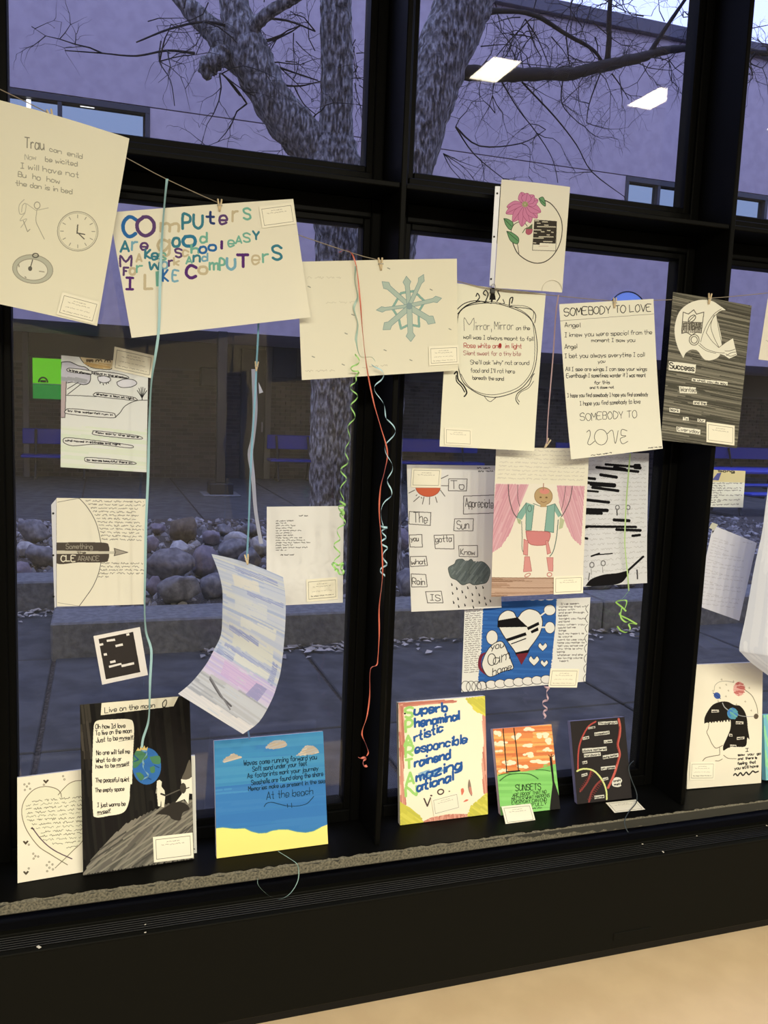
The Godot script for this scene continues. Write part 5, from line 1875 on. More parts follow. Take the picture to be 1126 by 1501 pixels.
# ---------------------------------------------------------------- works that stand on the sill
func sill_art() -> void:
	var paper := ph(234, 220, 176)
	var black := ph(40, 36, 30)
	# --- heart canvas
	canvas("canvas_painting", [25, 1140, 132, 1127, 134, 1276, 26, 1295], [0.06, 0.05], [10, 1120, 0.11988], ph(232, 216, 174), ph(226, 214, 180))
	bl([650, 340, 600, 300, 480, 276, 360, 300, 270, 370, 205, 470, 182, 580, 200, 700, 260, 840, 380, 1000, 540, 1110, 700, 1200, 800, 1080, 930, 930, 1080, 700, 1090, 450, 1050, 260, 900, 205, 780, 230], ph(226, 214, 168))
	var ol := ph(120, 104, 72)
	cv([670, 405, 656, 350, 600, 302, 480, 276, 360, 300, 270, 370, 205, 470, 182, 580, 200, 700, 260, 840, 390, 1010, 540, 1110, 745, 1235], 1.0, ol)
	cv([630, 380, 690, 310, 780, 232, 900, 205, 1040, 250, 1110, 420, 1080, 650, 930, 935, 800, 1070, 590, 1275], 0.9, ol)
	cv([310, 780, 400, 900, 500, 1000, 620, 1080, 800, 1162], 1.3, ph(90, 62, 66))
	ln([300, 790, 335, 800], 1.6, ph(70, 56, 48))
	for i in 13:
		sc([310, 235, 235, 250, 240, 250, 310, 360, 420, 400, 440, 560, 730][i], 480 + i * 47 - 5, 980 - (0 if i < 7 else (i - 6) * 16), 410 + i * 50, 26, 0.65, ph(104, 96, 66) if i % 3 != 1 else ph(140, 132, 96))
	for h in [[480, 215, 34], [232, 965, 34], [236, 1335, 34]]:
		var x: float = h[0]
		var y: float = h[1]
		var r: float = h[2]
		bl([x, y + r * 0.8, x - r, y - r * 0.3, x - r * 0.5, y - r * 0.6, x, y - r * 0.2, x + r * 0.5, y - r * 0.7, x + r, y - r * 0.4], ph(82, 70, 48))
	for d in [[215, 250], [272, 240], [245, 275], [220, 318], [285, 305], [690, 150], [706, 190], [325, 1100], [350, 1130], [385, 1135], [330, 1160], [520, 1200], [490, 1240], [560, 1230], [522, 1270], [495, 1312], [565, 1290], [455, 255], [270, 990], [270, 1280]]:
		el(d[0], d[1], 9, 9, ph(150, 138, 104), 0.9)
	stand("cream canvas with a handwritten heart behind the moon painting", "painting")
	# --- board behind the moon painting
	canvas("blank_board", [150, 1120, 285, 1108, 289.5, 1250, 150, 1268], [0.055, 0.055], [0, 1000, 0.27531], ph(226, 216, 184), ph(226, 216, 184), 0.012)
	ln([1034, 885, 1040, 888], 1.2, black)
	stand("plain white board tucked behind the moon painting", "board")
	# --- live on the moon
	canvas("canvas_painting", [118, 1032.5, 277.5, 1020.6, 285, 1258, 121, 1286], [0.05, 0.05], [0, 1000, 0.27531], ph(34, 30, 24), ph(60, 54, 44), 0.014)
	hatch([430, 118, 1008, 75, 1035, 930, 440, 1028], 1.5, 6.0, 6.0, [ph(32, 28, 22), ph(38, 34, 27), ph(28, 25, 20)], false)
	hatch([430, 118, 480, 115, 490, 400, 436, 400], 1.5, 4.0, 4.0, [ph(62, 55, 42), ph(52, 46, 36), ph(70, 62, 48)], false)
	hatch([436, 370, 480, 370, 480, 600, 438, 620], 1.55, 5.0, 4.0, [ph(48, 42, 32), ph(40, 35, 27)], false)
	var moon := [440, 1028, 500, 930, 580, 840, 680, 750, 800, 690, 900, 645, 960, 632, 1025, 625, 1035, 930]
	pg(moon, ph(108, 100, 80))
	hatch(moon, -0.75, 3.0, 3.5, [ph(98, 90, 72), ph(116, 108, 86), ph(88, 82, 66), ph(128, 118, 94), ph(104, 96, 77)], false)
	hatch(moon, -0.5, 9.0, 2.5, [ph(136, 126, 100), ph(80, 74, 60)], false)
	bl([830, 700, 870, 670, 900, 650, 930, 630, 985, 640, 1010, 670, 975, 690, 960, 730, 920, 725, 900, 705, 860, 700], ph(52, 46, 36))
	pg([545, 110, 955, 70, 925, 130, 700, 155, 540, 174], ph(232, 218, 174))
	tx("Live on the moon", 562, 160, 826, 134, 26, 1.0, ph(60, 54, 42), 0.3)
	cv([868, 132, 868, 112, 884, 96, 888, 112, 880, 132, 868, 132], 1.2, ph(60, 54, 42))
	bl([500, 260, 515, 205, 600, 196, 690, 196, 714, 220, 716, 300, 706, 450, 695, 560, 690, 630, 660, 690, 580, 710, 510, 718, 495, 680, 492, 480], ph(236, 222, 178))
	var pen := ph(52, 46, 36)
	for l in [["Oh how Id love", 512, 246, 670, 240, 24], ["To live on the moon", 512, 280, 704, 266, 24], ["Just to be", 514, 318, 630, 306, 24], ["myself", 640, 304, 712, 298, 18], ["No one will tell me", 516, 384, 694, 376, 24], ["What to do or", 514, 426, 650, 414, 22], ["how to be", 512, 456, 614, 448, 20], ["myself", 624, 446, 690, 438, 18], ["The peaceful quiet", 510, 532, 690, 524, 24], ["The empty space", 508, 584, 664, 574, 22], ["I just wanna be", 520, 664, 670, 654, 22], ["myself", 520, 700, 590, 690, 18]]:
		tx(l[0], l[1], l[2], l[3], l[4], l[5], 0.85, pen, 0.35)
	for l in [[636, 312, 716, 300], [620, 452, 692, 440], [518, 706, 592, 692]]:
		ln(l, 0.7, pen)
	el(784, 444, 76, 98, ph(44, 104, 156))
	pg([700, 340, 712, 340, 706, 540, 690, 540], ph(236, 222, 178))
	for l in [[712, 400, 730, 360, 765, 368, 790, 395, 760, 420, 730, 450, 712, 450], [800, 395, 850, 390, 855, 430, 820, 430, 805, 410], [800, 450, 825, 445, 826, 475, 806, 478], [725, 480, 750, 478, 770, 500, 750, 520], [730, 400, 760, 395, 770, 405]]:
		bl(l, ph(72, 124, 78))
	for l in [[716, 386, 740, 410, 716, 420], [780, 500, 808, 515], [826, 440, 850, 452]]:
		ln(l, 1.6, ph(34, 78, 120))
	pg([728, 362, 738, 345, 746, 356, 752, 336, 762, 350, 772, 334, 778, 350, 790, 340, 786, 362], ph(220, 184, 92))
	pg([838, 522, 852, 516, 864, 526, 862, 552, 878, 572, 882, 604, 876, 662, 862, 660, 860, 620, 856, 658, 844, 656, 838, 590, 832, 588, 836, 556], ph(228, 214, 172))
	ln([838, 560, 836, 600], 0.7, pen)
	ln([860, 590, 874, 596, 886, 600], 2.6, pen)
	ln([886, 600, 958, 568], 1.6, ph(96, 88, 70))
	pg([965, 512, 1024, 500, 1028, 590, 1008, 588, 1004, 644, 984, 618, 936, 636, 970, 590], ph(232, 218, 178))
	el(976, 560, 16, 28, ph(70, 62, 48))
	ln([990, 562, 1008, 556], 1.4, pen)
	bl([985, 470, 1010, 410, 1018, 500, 970, 512], ph(96, 86, 66))
	stand("dark canvas of an astronaut on the moon with a handwritten poem", "painting")
	card([816, 820, 1026, 794, 1032, 928, 822, 958], 1)
	# --- beach
	canvas("canvas_painting", [314, 1086, 473.7, 1072, 481, 1237, 317.6, 1258.5], [0.045, 0.045], [290, 1050, 0.1865], ph(50, 120, 160), ph(220, 210, 196))
	hatch([130, 195, 985, 118, 1010, 560, 140, 580], 0.02, 5.0, 7.0, [Color(ph(56, 134, 164), 0.5), Color(ph(52, 130, 162), 0.5), Color(ph(62, 140, 166), 0.5)], false)
	hatch([138, 560, 1005, 500, 1020, 880, 145, 900], 0.02, 5.0, 7.0, [Color(ph(48, 116, 162), 0.6), Color(ph(46, 112, 160), 0.6), Color(ph(54, 120, 164), 0.6)], false)
	hatch([138, 570, 360, 570, 420, 600, 140, 620], 0.02, 4.0, 3.0, [ph(80, 150, 176), ph(60, 132, 168)], false)
	var sand := [140, 880, 200, 874, 290, 884, 370, 880, 420, 905, 480, 920, 540, 916, 580, 900, 640, 890, 710, 890, 780, 908, 850, 914, 910, 902, 970, 870, 1020, 850, 1030, 1020, 140, 1130]
	pg(sand, ph(250, 218, 96))
	ln(sand.slice(0, 28), 1.0, ph(110, 160, 130))
	for cl in [[[530, 248, 560, 218, 600, 192, 650, 190, 690, 205, 694, 235, 640, 252, 580, 256]], [[776, 308, 810, 280, 840, 240, 890, 230, 930, 252, 948, 285, 900, 298, 830, 306]], [[198, 362, 210, 335, 250, 310, 280, 294, 320, 312, 348, 325, 300, 340, 240, 356]]]:
		bl(cl[0], ph(188, 166, 130))
		hatch(cl[0], -0.2, 2.0, 1.8, [ph(200, 178, 140), ph(178, 156, 124), ph(170, 164, 146)])
	var inkc := ph(24, 54, 66)
	for l in [["Waves come running forward you", 362, 388, 934, 336, 40, 1.0], ["Soft sand under your feet", 430, 432, 858, 384, 36, 1.0], ["As footprints mark your journey", 390, 486, 946, 424, 36, 1.0], ["Seashells are found along the shore", 420, 540, 984, 466, 36, 1.0], ["Memories make us present in the sea", 398, 586, 1000, 522, 32, 1.1], ["At the beach", 540, 652, 904, 612, 56, 1.0]]:
		tx(l[0], l[1], l[2], l[3], l[4], l[5], l[6], inkc, 0.35)
	cv([522, 710, 540, 685, 580, 676, 640, 690, 700, 704, 770, 706, 850, 690, 890, 655, 912, 628], 1.0, inkc)
	ln([704, 690, 706, 718], 0.9, inkc)
	ln([736, 682, 740, 718], 0.9, inkc)
	stand("square blue beach canvas with yellow sand and a handwritten poem", "painting")
	# --- SPARTAN
	canvas("canvas_painting", [584, 1030.5, 711, 1020, 715.5, 1194, 586.6, 1209.6], [0.012, 0.012], [575, 1010, 0.13661], ph(244, 226, 176), ph(230, 212, 172))
	var coral := [ph(214, 138, 104), ph(206, 124, 92), ph(224, 156, 120), ph(196, 112, 84)]
	for s in [[70, 150, 120, 150, 130, 500, 120, 1000, 145, 1240, 90, 1240], [70, 150, 120, 200, 420, 165, 660, 150, 700, 125, 500, 120], [965, 280, 1015, 280, 1030, 1120, 980, 1120, 965, 800, 985, 560], [330, 1430, 420, 1385, 610, 1350, 830, 1350, 820, 1372, 560, 1400]]:
		pg(s, ph(214, 140, 106))
		hatch(s, 1.5 if s[1] != 150 or s[3] != 200 else 0.0, 2.0, 2.2, coral, false)
	for s in [[780, 105, 1000, 70, 1002, 290, 940, 260, 880, 220, 830, 150], [80, 1215, 190, 1270, 270, 1340, 340, 1430, 80, 1480], [810, 1370, 850, 1260, 950, 1180, 1030, 1110, 1040, 1350]]:
		pg(s, ph(212, 196, 44))
		hatch(s, 0.7, 3.0, 3.0, [ph(206, 190, 40), ph(218, 202, 52), ph(200, 186, 48)], false)
	var lime := ph(158, 204, 92)
	for l in [["S", 140, 318, 218, 110], ["P", 146, 462, 214, 118], ["A", 134, 606, 210, 96], ["R", 146, 730, 222, 118], ["T", 146, 862, 216, 98], ["A", 148, 1032, 232, 128], ["N", 150, 1150, 256, 100]]:
		tx(l[0], l[1], l[2], l[3], l[2] - 14, l[4], 3.8, lime, 0.15)
	var navy := ph(34, 86, 140)
	hatch([280, 905, 520, 835, 560, 895, 300, 985], -0.25, 2.0, 2.6, [Color(ph(110, 160, 180), 0.35), Color(ph(130, 172, 184), 0.35)], false)
	for l in [["uperb", 240, 276, 590, 234, 92, 2.6], ["henominal", 244, 410, 716, 332, 92, 2.5], ["rtistic", 236, 566, 540, 452, 92, 2.2], ["esponcible", 244, 690, 800, 576, 92, 2.4], ["rainend", 240, 838, 620, 742, 92, 2.5], ["mazing", 258, 996, 740, 846, 104, 2.6], ["ational", 268, 1102, 650, 982, 96, 2.6]]:
		tx(l[0], l[1], l[2], l[3], l[4], l[5], l[6] * 1.3, navy, 0.25)
	tx("V", 340, 1264, 410, 1250, 86, 2.0, ph(84, 64, 54), 0.2)
	el(518, 1104, 32, 26, ph(84, 64, 54), 1.8, -0.3)
	el(418, 1144, 12, 9, ph(84, 64, 54))
	el(612, 1098, 10, 7, ph(120, 110, 84))
	bl([815, 1000, 826, 970, 840, 1010, 856, 1110, 852, 1150, 826, 1110, 812, 1050], ph(140, 118, 90))
	bl([735, 1075, 760, 1065, 770, 1100, 745, 1140], ph(224, 110, 74))
	bl([758, 1215, 790, 1188, 818, 1190, 800, 1206], ph(224, 110, 74))
	ln([835, 1060, 850, 1130], 3.0, ph(206, 126, 96))
	el(136, 266, 10, 9, black)
	stand("cream acrostic canvas spelling SPARTAN in lime with blue painted words", "painting")
	card([414, 1176, 706, 1104, 728, 1284, 446, 1364], 1)
	# --- sunsets
	canvas("canvas_painting", [722, 1069, 809, 1061.5, 821, 1186, 735, 1195], [0.022, 0.022], [710, 1040, 0.22202], ph(226, 130, 56), ph(214, 178, 156))
	hatch([55, 130, 445, 98, 480, 370, 90, 430], 0.05, 4.0, 4.0, [ph(228, 134, 58), ph(236, 152, 64), ph(220, 118, 50), ph(240, 166, 76), ph(214, 112, 52)], false)
	for cl in [[85, 160, 34, 20], [215, 180, 40, 22], [385, 170, 42, 22], [120, 230, 42, 18], [280, 240, 38, 16], [430, 215, 30, 24], [100, 280, 30, 14], [290, 304, 42, 20], [420, 268, 32, 16], [365, 350, 62, 18], [160, 358, 42, 20], [255, 382, 36, 14], [120, 405, 34, 16], [300, 130, 40, 14], [66, 230, 16, 20], [460, 320, 14, 20]]:
		for k in 6:
			el(cl[0] + cl[2] * ink.randf_range(-0.7, 0.7), cl[1] + cl[3] * ink.randf_range(-0.5, 0.5), cl[2] * ink.randf_range(0.3, 0.6), cl[3] * ink.randf_range(0.35, 0.7), ph(240, 216, 164))
	pg([92, 432, 170, 428, 250, 418, 340, 400, 420, 378, 470, 360, 505, 690, 108, 710], ph(124, 192, 84))
	hatch([92, 432, 250, 418, 470, 360, 505, 690, 108, 710], 0.1, 5.0, 5.0, [ph(118, 188, 80), ph(132, 200, 90), ph(126, 196, 84)], false)
	pg([240, 416, 300, 384, 400, 382, 460, 352, 470, 364, 340, 402], ph(206, 118, 60))
	cv([104, 474, 150, 440, 210, 428, 290, 430, 330, 446, 356, 464], 1.3, ph(56, 100, 40))
	cv([96, 440, 140, 428, 180, 430], 1.0, ph(56, 100, 40))
	cv([340, 402, 390, 404, 436, 412], 1.0, ph(56, 100, 40))
	ln([122, 128, 134, 260, 148, 416], 1.4, black)
	ln([194, 124, 212, 270, 226, 410], 1.4, black)
	ln([146, 418, 236, 408], 2.0, black)
	pg([432, 318, 446, 312, 462, 480, 494, 580, 500, 660, 430, 664, 436, 610, 450, 500], black)
	for l in [[440, 320, 424, 304], [440, 320, 446, 296], [440, 320, 460, 308]]:
		ln(l, 1.2, ph(110, 60, 30))
	for l in [["SUNSETS", 206, 542, 372, 532, 40, 1.0], ["ARE PROOF THAT NO", 188, 580, 408, 556, 20, 0.7], ["MATTER WHAT HAPPENS", 182, 604, 430, 580, 20, 0.7], ["EVERYDAY CAN END", 184, 626, 410, 608, 20, 0.7], ["BEAUTIFULLY", 210, 652, 410, 632, 20, 0.7]]:
		tx(l[0], l[1], l[2], l[3], l[4], l[5], l[6], ph(40, 62, 30), 0.25)
	sc(310, 660, 384, 652, 8, 0.6, black)
	stand("small canvas of an orange sunset sky, swing and green hill", "painting")
	var c := [onz(735, 1182, 0.105), onz(778, 1178, 0.105), ony(786, 1203, SILL + 0.0012), ony(742, 1208, SILL + 0.0012)]
	c = squared(c)
	org = (c[2] + c[3]) * 0.5
	solo("name_card", grid(c, {"curl": -0.004}, 2, 6), card_material(1), "white name card leaning against the sunset canvas", "card")
	# --- baseball
	canvas("canvas_painting", [836.5, 1058, 915, 1050.5, 927, 1170, 846, 1178.5], [0.03, 0.03], [710, 1040, 0.22202], ph(46, 40, 34), ph(120, 112, 124))
	var rd := [ph(176, 66, 52), ph(196, 84, 64)]
	cv([735, 80, 690, 110, 655, 165, 630, 230, 620, 300, 618, 400], 2.2, rd[0])
	cv([885, 62, 895, 110, 892, 170, 880, 230, 893, 290, 880, 350, 855, 430, 815, 520], 3.4, rd[1])
	cv([892, 110, 886, 170, 876, 230, 888, 290, 872, 360], 1.4, ph(150, 48, 38))
	cv([705, 400, 690, 450, 670, 490, 630, 540], 2.4, ph(140, 58, 48))
	cv([775, 460, 735, 500, 705, 550, 690, 610], 2.6, ph(140, 58, 48))
	for i in 11:
		var k := i / 10.0
		ln([lerpf(712, 636, k) - 8, lerpf(410, 520, k), lerpf(712, 636, k) + 10, lerpf(420, 535, k)], 0.9, ph(120, 44, 38))
		ln([lerpf(770, 690, k) - 10, lerpf(470, 590, k), lerpf(770, 690, k) + 10, lerpf(484, 600, k)], 0.9, ph(120, 44, 38))
	cv([612, 404, 640, 392, 680, 390, 720, 402, 760, 440, 790, 490, 805, 540, 808, 596], 2.4, ph(206, 206, 110))
	var lab := ph(206, 196, 164)
	for b in [["Throughout", 750, 92, 876, 84, 20], ["his", 684, 124, 730, 116, 12], ["baseball", 726, 162, 824, 150, 22], ["life", 648, 192, 690, 182, 18], ["rules", 788, 212, 842, 206, 20], ["always mattered", 646, 270, 806, 256, 26], ["hardwork", 656, 302, 766, 292, 24], ["swing better", 780, 314, 884, 298, 24], ["be", 646, 350, 678, 344, 18], ["win games", 768, 388, 864, 378, 22], ["hit", 640, 434, 678, 424, 18], ["run", 780, 460, 816, 452, 18], ["home", 724, 580, 790, 572, 22]]:
		var h: float = b[5]
		pg([b[1], b[2] - h * 0.5, b[3], b[4] - h * 0.5, b[3] + 2, b[4] + h * 0.5, b[1] + 2, b[2] + h * 0.5], lab)
		tx(b[0], b[1] + 5, b[2] + h * 0.28, b[3] - 4, b[4] + h * 0.28, h * 0.55, 0.5, black, 0.25)
	bl([846, 470, 860, 450, 880, 446, 900, 452, 910, 470, 900, 490, 904, 504, 880, 512, 850, 506, 842, 490], ph(212, 202, 170))
	tx("tonight", 852, 478, 900, 470, 12, 0.5, black, 0.3)
	tx("caught", 856, 500, 896, 496, 12, 0.5, black, 0.3)
	stand("small black canvas with red baseball stitching and cut-out words", "painting")
	c = [ony(888, 1177, SILL + 0.0022), ony(932, 1171.5, SILL + 0.0022), ony(946, 1187, SILL + 0.0022), ony(901, 1191, SILL + 0.0022)]
	c = squared(c)
	org = (c[0] + c[2]) * 0.5
	solo("name_card", grid(c, {}, 1, 1), card_material(1), "white name card lying flat on the sill by the baseball canvas", "card")
	# --- head full of planets
	canvas("canvas_painting", [1014.5, 975, 1115, 971, 1119.5, 1148, 1003.5, 1157], [0.02, 0.03], [995, 960, 0.13996], ph(232, 216, 174), ph(222, 206, 166))
	bl([270, 680, 275, 620, 310, 550, 360, 490, 430, 460, 510, 458, 580, 490, 640, 500, 690, 560, 715, 640, 725, 730, 745, 845, 722, 830, 715, 900, 690, 928, 600, 930, 520, 940, 470, 968, 466, 920, 500, 840, 540, 740, 545, 660, 530, 640, 470, 648, 400, 655, 340, 662, 300, 668], ph(36, 30, 22))
	pg([300, 690, 320, 668, 530, 640, 545, 690, 520, 790, 480, 870, 455, 920, 390, 935, 360, 900, 310, 800], ph(232, 216, 174))
	for i in 9:
		ln([285 + i * 30, 640, 280 + i * 30 + (i % 3) * 4, 672 - i * 2], 2.2, ph(36, 30, 22))
	var thin := ph(110, 98, 70)
	cv([318, 680, 310, 730, 295, 770, 320, 830, 345, 890, 385, 940, 430, 928, 460, 910], 0.8, thin)
	ln([428, 930, 428, 1018], 0.8, thin)
	cv([428, 1018, 340, 1032, 275, 1050, 245, 1082], 1.0, thin)
	cv([470, 1020, 520, 1055, 610, 1060], 0.8, thin)
	cv([380, 1082, 420, 1082, 458, 1062], 0.8, thin)
	cv([460, 470, 480, 510, 520, 545], 1.2, ph(170, 166, 150))
	cv([615, 588, 660, 602, 720, 608, 800, 606], 0.9, ph(160, 156, 140))
	cv([690, 345, 760, 400, 810, 500, 825, 580], 0.7, thin)
	cv([570, 270, 500, 258, 430, 265, 385, 300, 378, 350], 0.7, ph(150, 142, 112))
	el(626, 332, 54, 68, ph(206, 120, 100))
	hatch([575, 300, 626, 265, 680, 300, 680, 370, 626, 400, 575, 365], 0.2, 2.0, 1.2, [ph(184, 84, 70), ph(222, 160, 134)])
	el(406, 398, 36, 30, ph(56, 84, 140), 0.0, 0.6)
	ln([366, 372, 442, 428], 1.0, ph(44, 66, 112))
	el(562, 576, 54, 58, ph(70, 142, 160))
	hatch([515, 560, 560, 522, 612, 560, 600, 620, 540, 628], 0.7, 2.4, 2.2, [ph(60, 120, 170), ph(104, 168, 136), ph(80, 150, 150)])
	el(808, 606, 24, 28, ph(96, 80, 56))
	for d in [[452, 242], [570, 262], [498, 292], [435, 322], [730, 322], [692, 456], [756, 546], [366, 352], [416, 452], [520, 348], [495, 404], [602, 486]]:
		ln([d[0] - 9, d[1], d[0] + 9, d[1] + 3], 0.6, ph(160, 146, 108))
		ln([d[0], d[1] - 10, d[0] + 2, d[1] + 10], 0.6, ph(160, 146, 108))
	for b in [["open", 348, 540, 422, 542], ["other", 598, 660, 676, 664], ["is", 530, 790, 562, 794], ["matter", 612, 826, 690, 822], ["minds", 540, 908, 606, 912]]:
		pg([b[1], b[2] - 4, b[3], b[4] - 4, b[3] + 2, b[4] + 22, b[1], b[2] + 26], ph(224, 208, 172))
		tx(b[0], b[1] + 6, b[2] + 18, b[3] - 6, b[4] + 16, 14, 0.6, black, 0.3)
	for l in [["I", 708, 984, 738, 980, 34], ["saw  you  go", 626, 1030, 872, 1014, 26], ["and  there is", 626, 1074, 832, 1062, 26], ["feeling  that", 622, 1130, 820, 1112, 30], ["you still have", 590, 1186, 850, 1158, 32]]:
		tx(l[0], l[1], l[2], l[3], l[4], l[5], 0.9, ph(52, 46, 36), 0.35)
	cv([582, 1250, 600, 1232, 625, 1255, 655, 1222, 685, 1252, 720, 1216, 750, 1244, 790, 1204, 820, 1218, 855, 1206], 2.0, ph(52, 44, 34))
	sc(110, 1250, 240, 1244, 14, 0.8, ph(120, 108, 82))
	stand("cream canvas of a black-haired head with planets above it", "painting")
	card([110, 1092, 372, 1092, 366, 1300, 86, 1300], 2)
	# --- turquoise piece at the frame edge
	canvas("canvas_painting", [1120, 1048, 1190, 1046, 1196, 1138, 1122, 1146], [0.06, 0.06], [1000, 1000, 1.0], ph(126, 196, 164), ph(110, 180, 170))
	hatch([120, 48, 190, 46, 196, 138, 122, 146], 1.4, 3.0, 3.0, [ph(120, 190, 176), ph(140, 208, 140), ph(110, 180, 180)], false)
	stand("turquoise and green canvas beside the planets portrait", "painting")

# ---------------------------------------------------------------- twine, ribbons, clips
func pin(at: Vector3, lean: float, size: float, label: String) -> void:
	var wood := mat("pin_wood", ph(206, 176, 120), 0.7)
	var t := thing("clothespin", label, "clothespin", at)
	var r := Basis(Vector3.BACK, lean)
	for s in [-1.0, 1.0]:
		var st := st0()
		rbox(st, at + r * Vector3(s * size * 0.12, 0, 0.001), Vector3(size * 0.2, size * 1.5, size * 0.22), r * Basis(Vector3.BACK, -s * 0.16), size * 0.05)
		part("jaw", st, wood, t)
	var st2 := st0()
	tube(st2, [at + r * Vector3(-size * 0.3, 0.0, 0.002), at + r * Vector3(size * 0.3, 0.0, 0.002)], [size * 0.07], 7)
	part("spring", st2, mat("steel", Color(0.6, 0.6, 0.6), 0.3, 1.0), t)

func ribbon(nm: String, label: String, flat: Array, z: Array, width: float, col: Color, twist := 0.0, cat := "ribbon") -> Node3D:
	var pts := []
	var n := flat.size() / 2
	for i in n:
		var zz: float = z[mini(i, z.size() - 1)] if z.size() > 2 else lerpf(z[0], z[-1], float(i) / maxf(1, n - 1))
		pts.append(onz(flat[2 * i], flat[2 * i + 1], zz))
	pts = spline(pts, 6)
	var wid := []
	for i in pts.size():
		var a := twist * sin(i * 0.21) + 0.35
		wid.append(Vector3(cos(a), 0.0, sin(a)) * width * 0.5)
	org = pts[-1]
	var st := st0()
	strip(st, pts, wid)
	return solo(nm, st, mat("ribbon_" + col.to_html(), col, 0.35), label, cat)

func curl_strip(st: SurfaceTool, flat: Array, z: float, radius: float, turns: float, width: float) -> void:
	# ribbon wound into a helix around a path
	var ax := []
	for i in flat.size() / 2:
		ax.append(onz(flat[2 * i], flat[2 * i + 1], z))
	ax = spline(ax, 12)
	var total := 0.0
	for i in ax.size() - 1:
		total += ax[i].distance_to(ax[i + 1])
	var steps := int(turns * 18)
	var pts := []
	var wid := []
	for i in steps + 1:
		var k := float(i) / steps
		var f := k * (ax.size() - 1)
		var j := mini(int(f), ax.size() - 2)
		var p: Vector3 = ax[j].lerp(ax[j + 1], f - j)
		var d: Vector3 = (ax[j + 1] - ax[j]).normalized()
		var a := TAU * turns * k
		var side := d.cross(Vector3.BACK).normalized()
		var r := radius * (0.8 + 0.35 * sin(k * 17.0))
		pts.append(p + side * cos(a) * r + Vector3.BACK * sin(a) * r)
		wid.append(d * width * 0.5)
	strip(st, pts, wid)

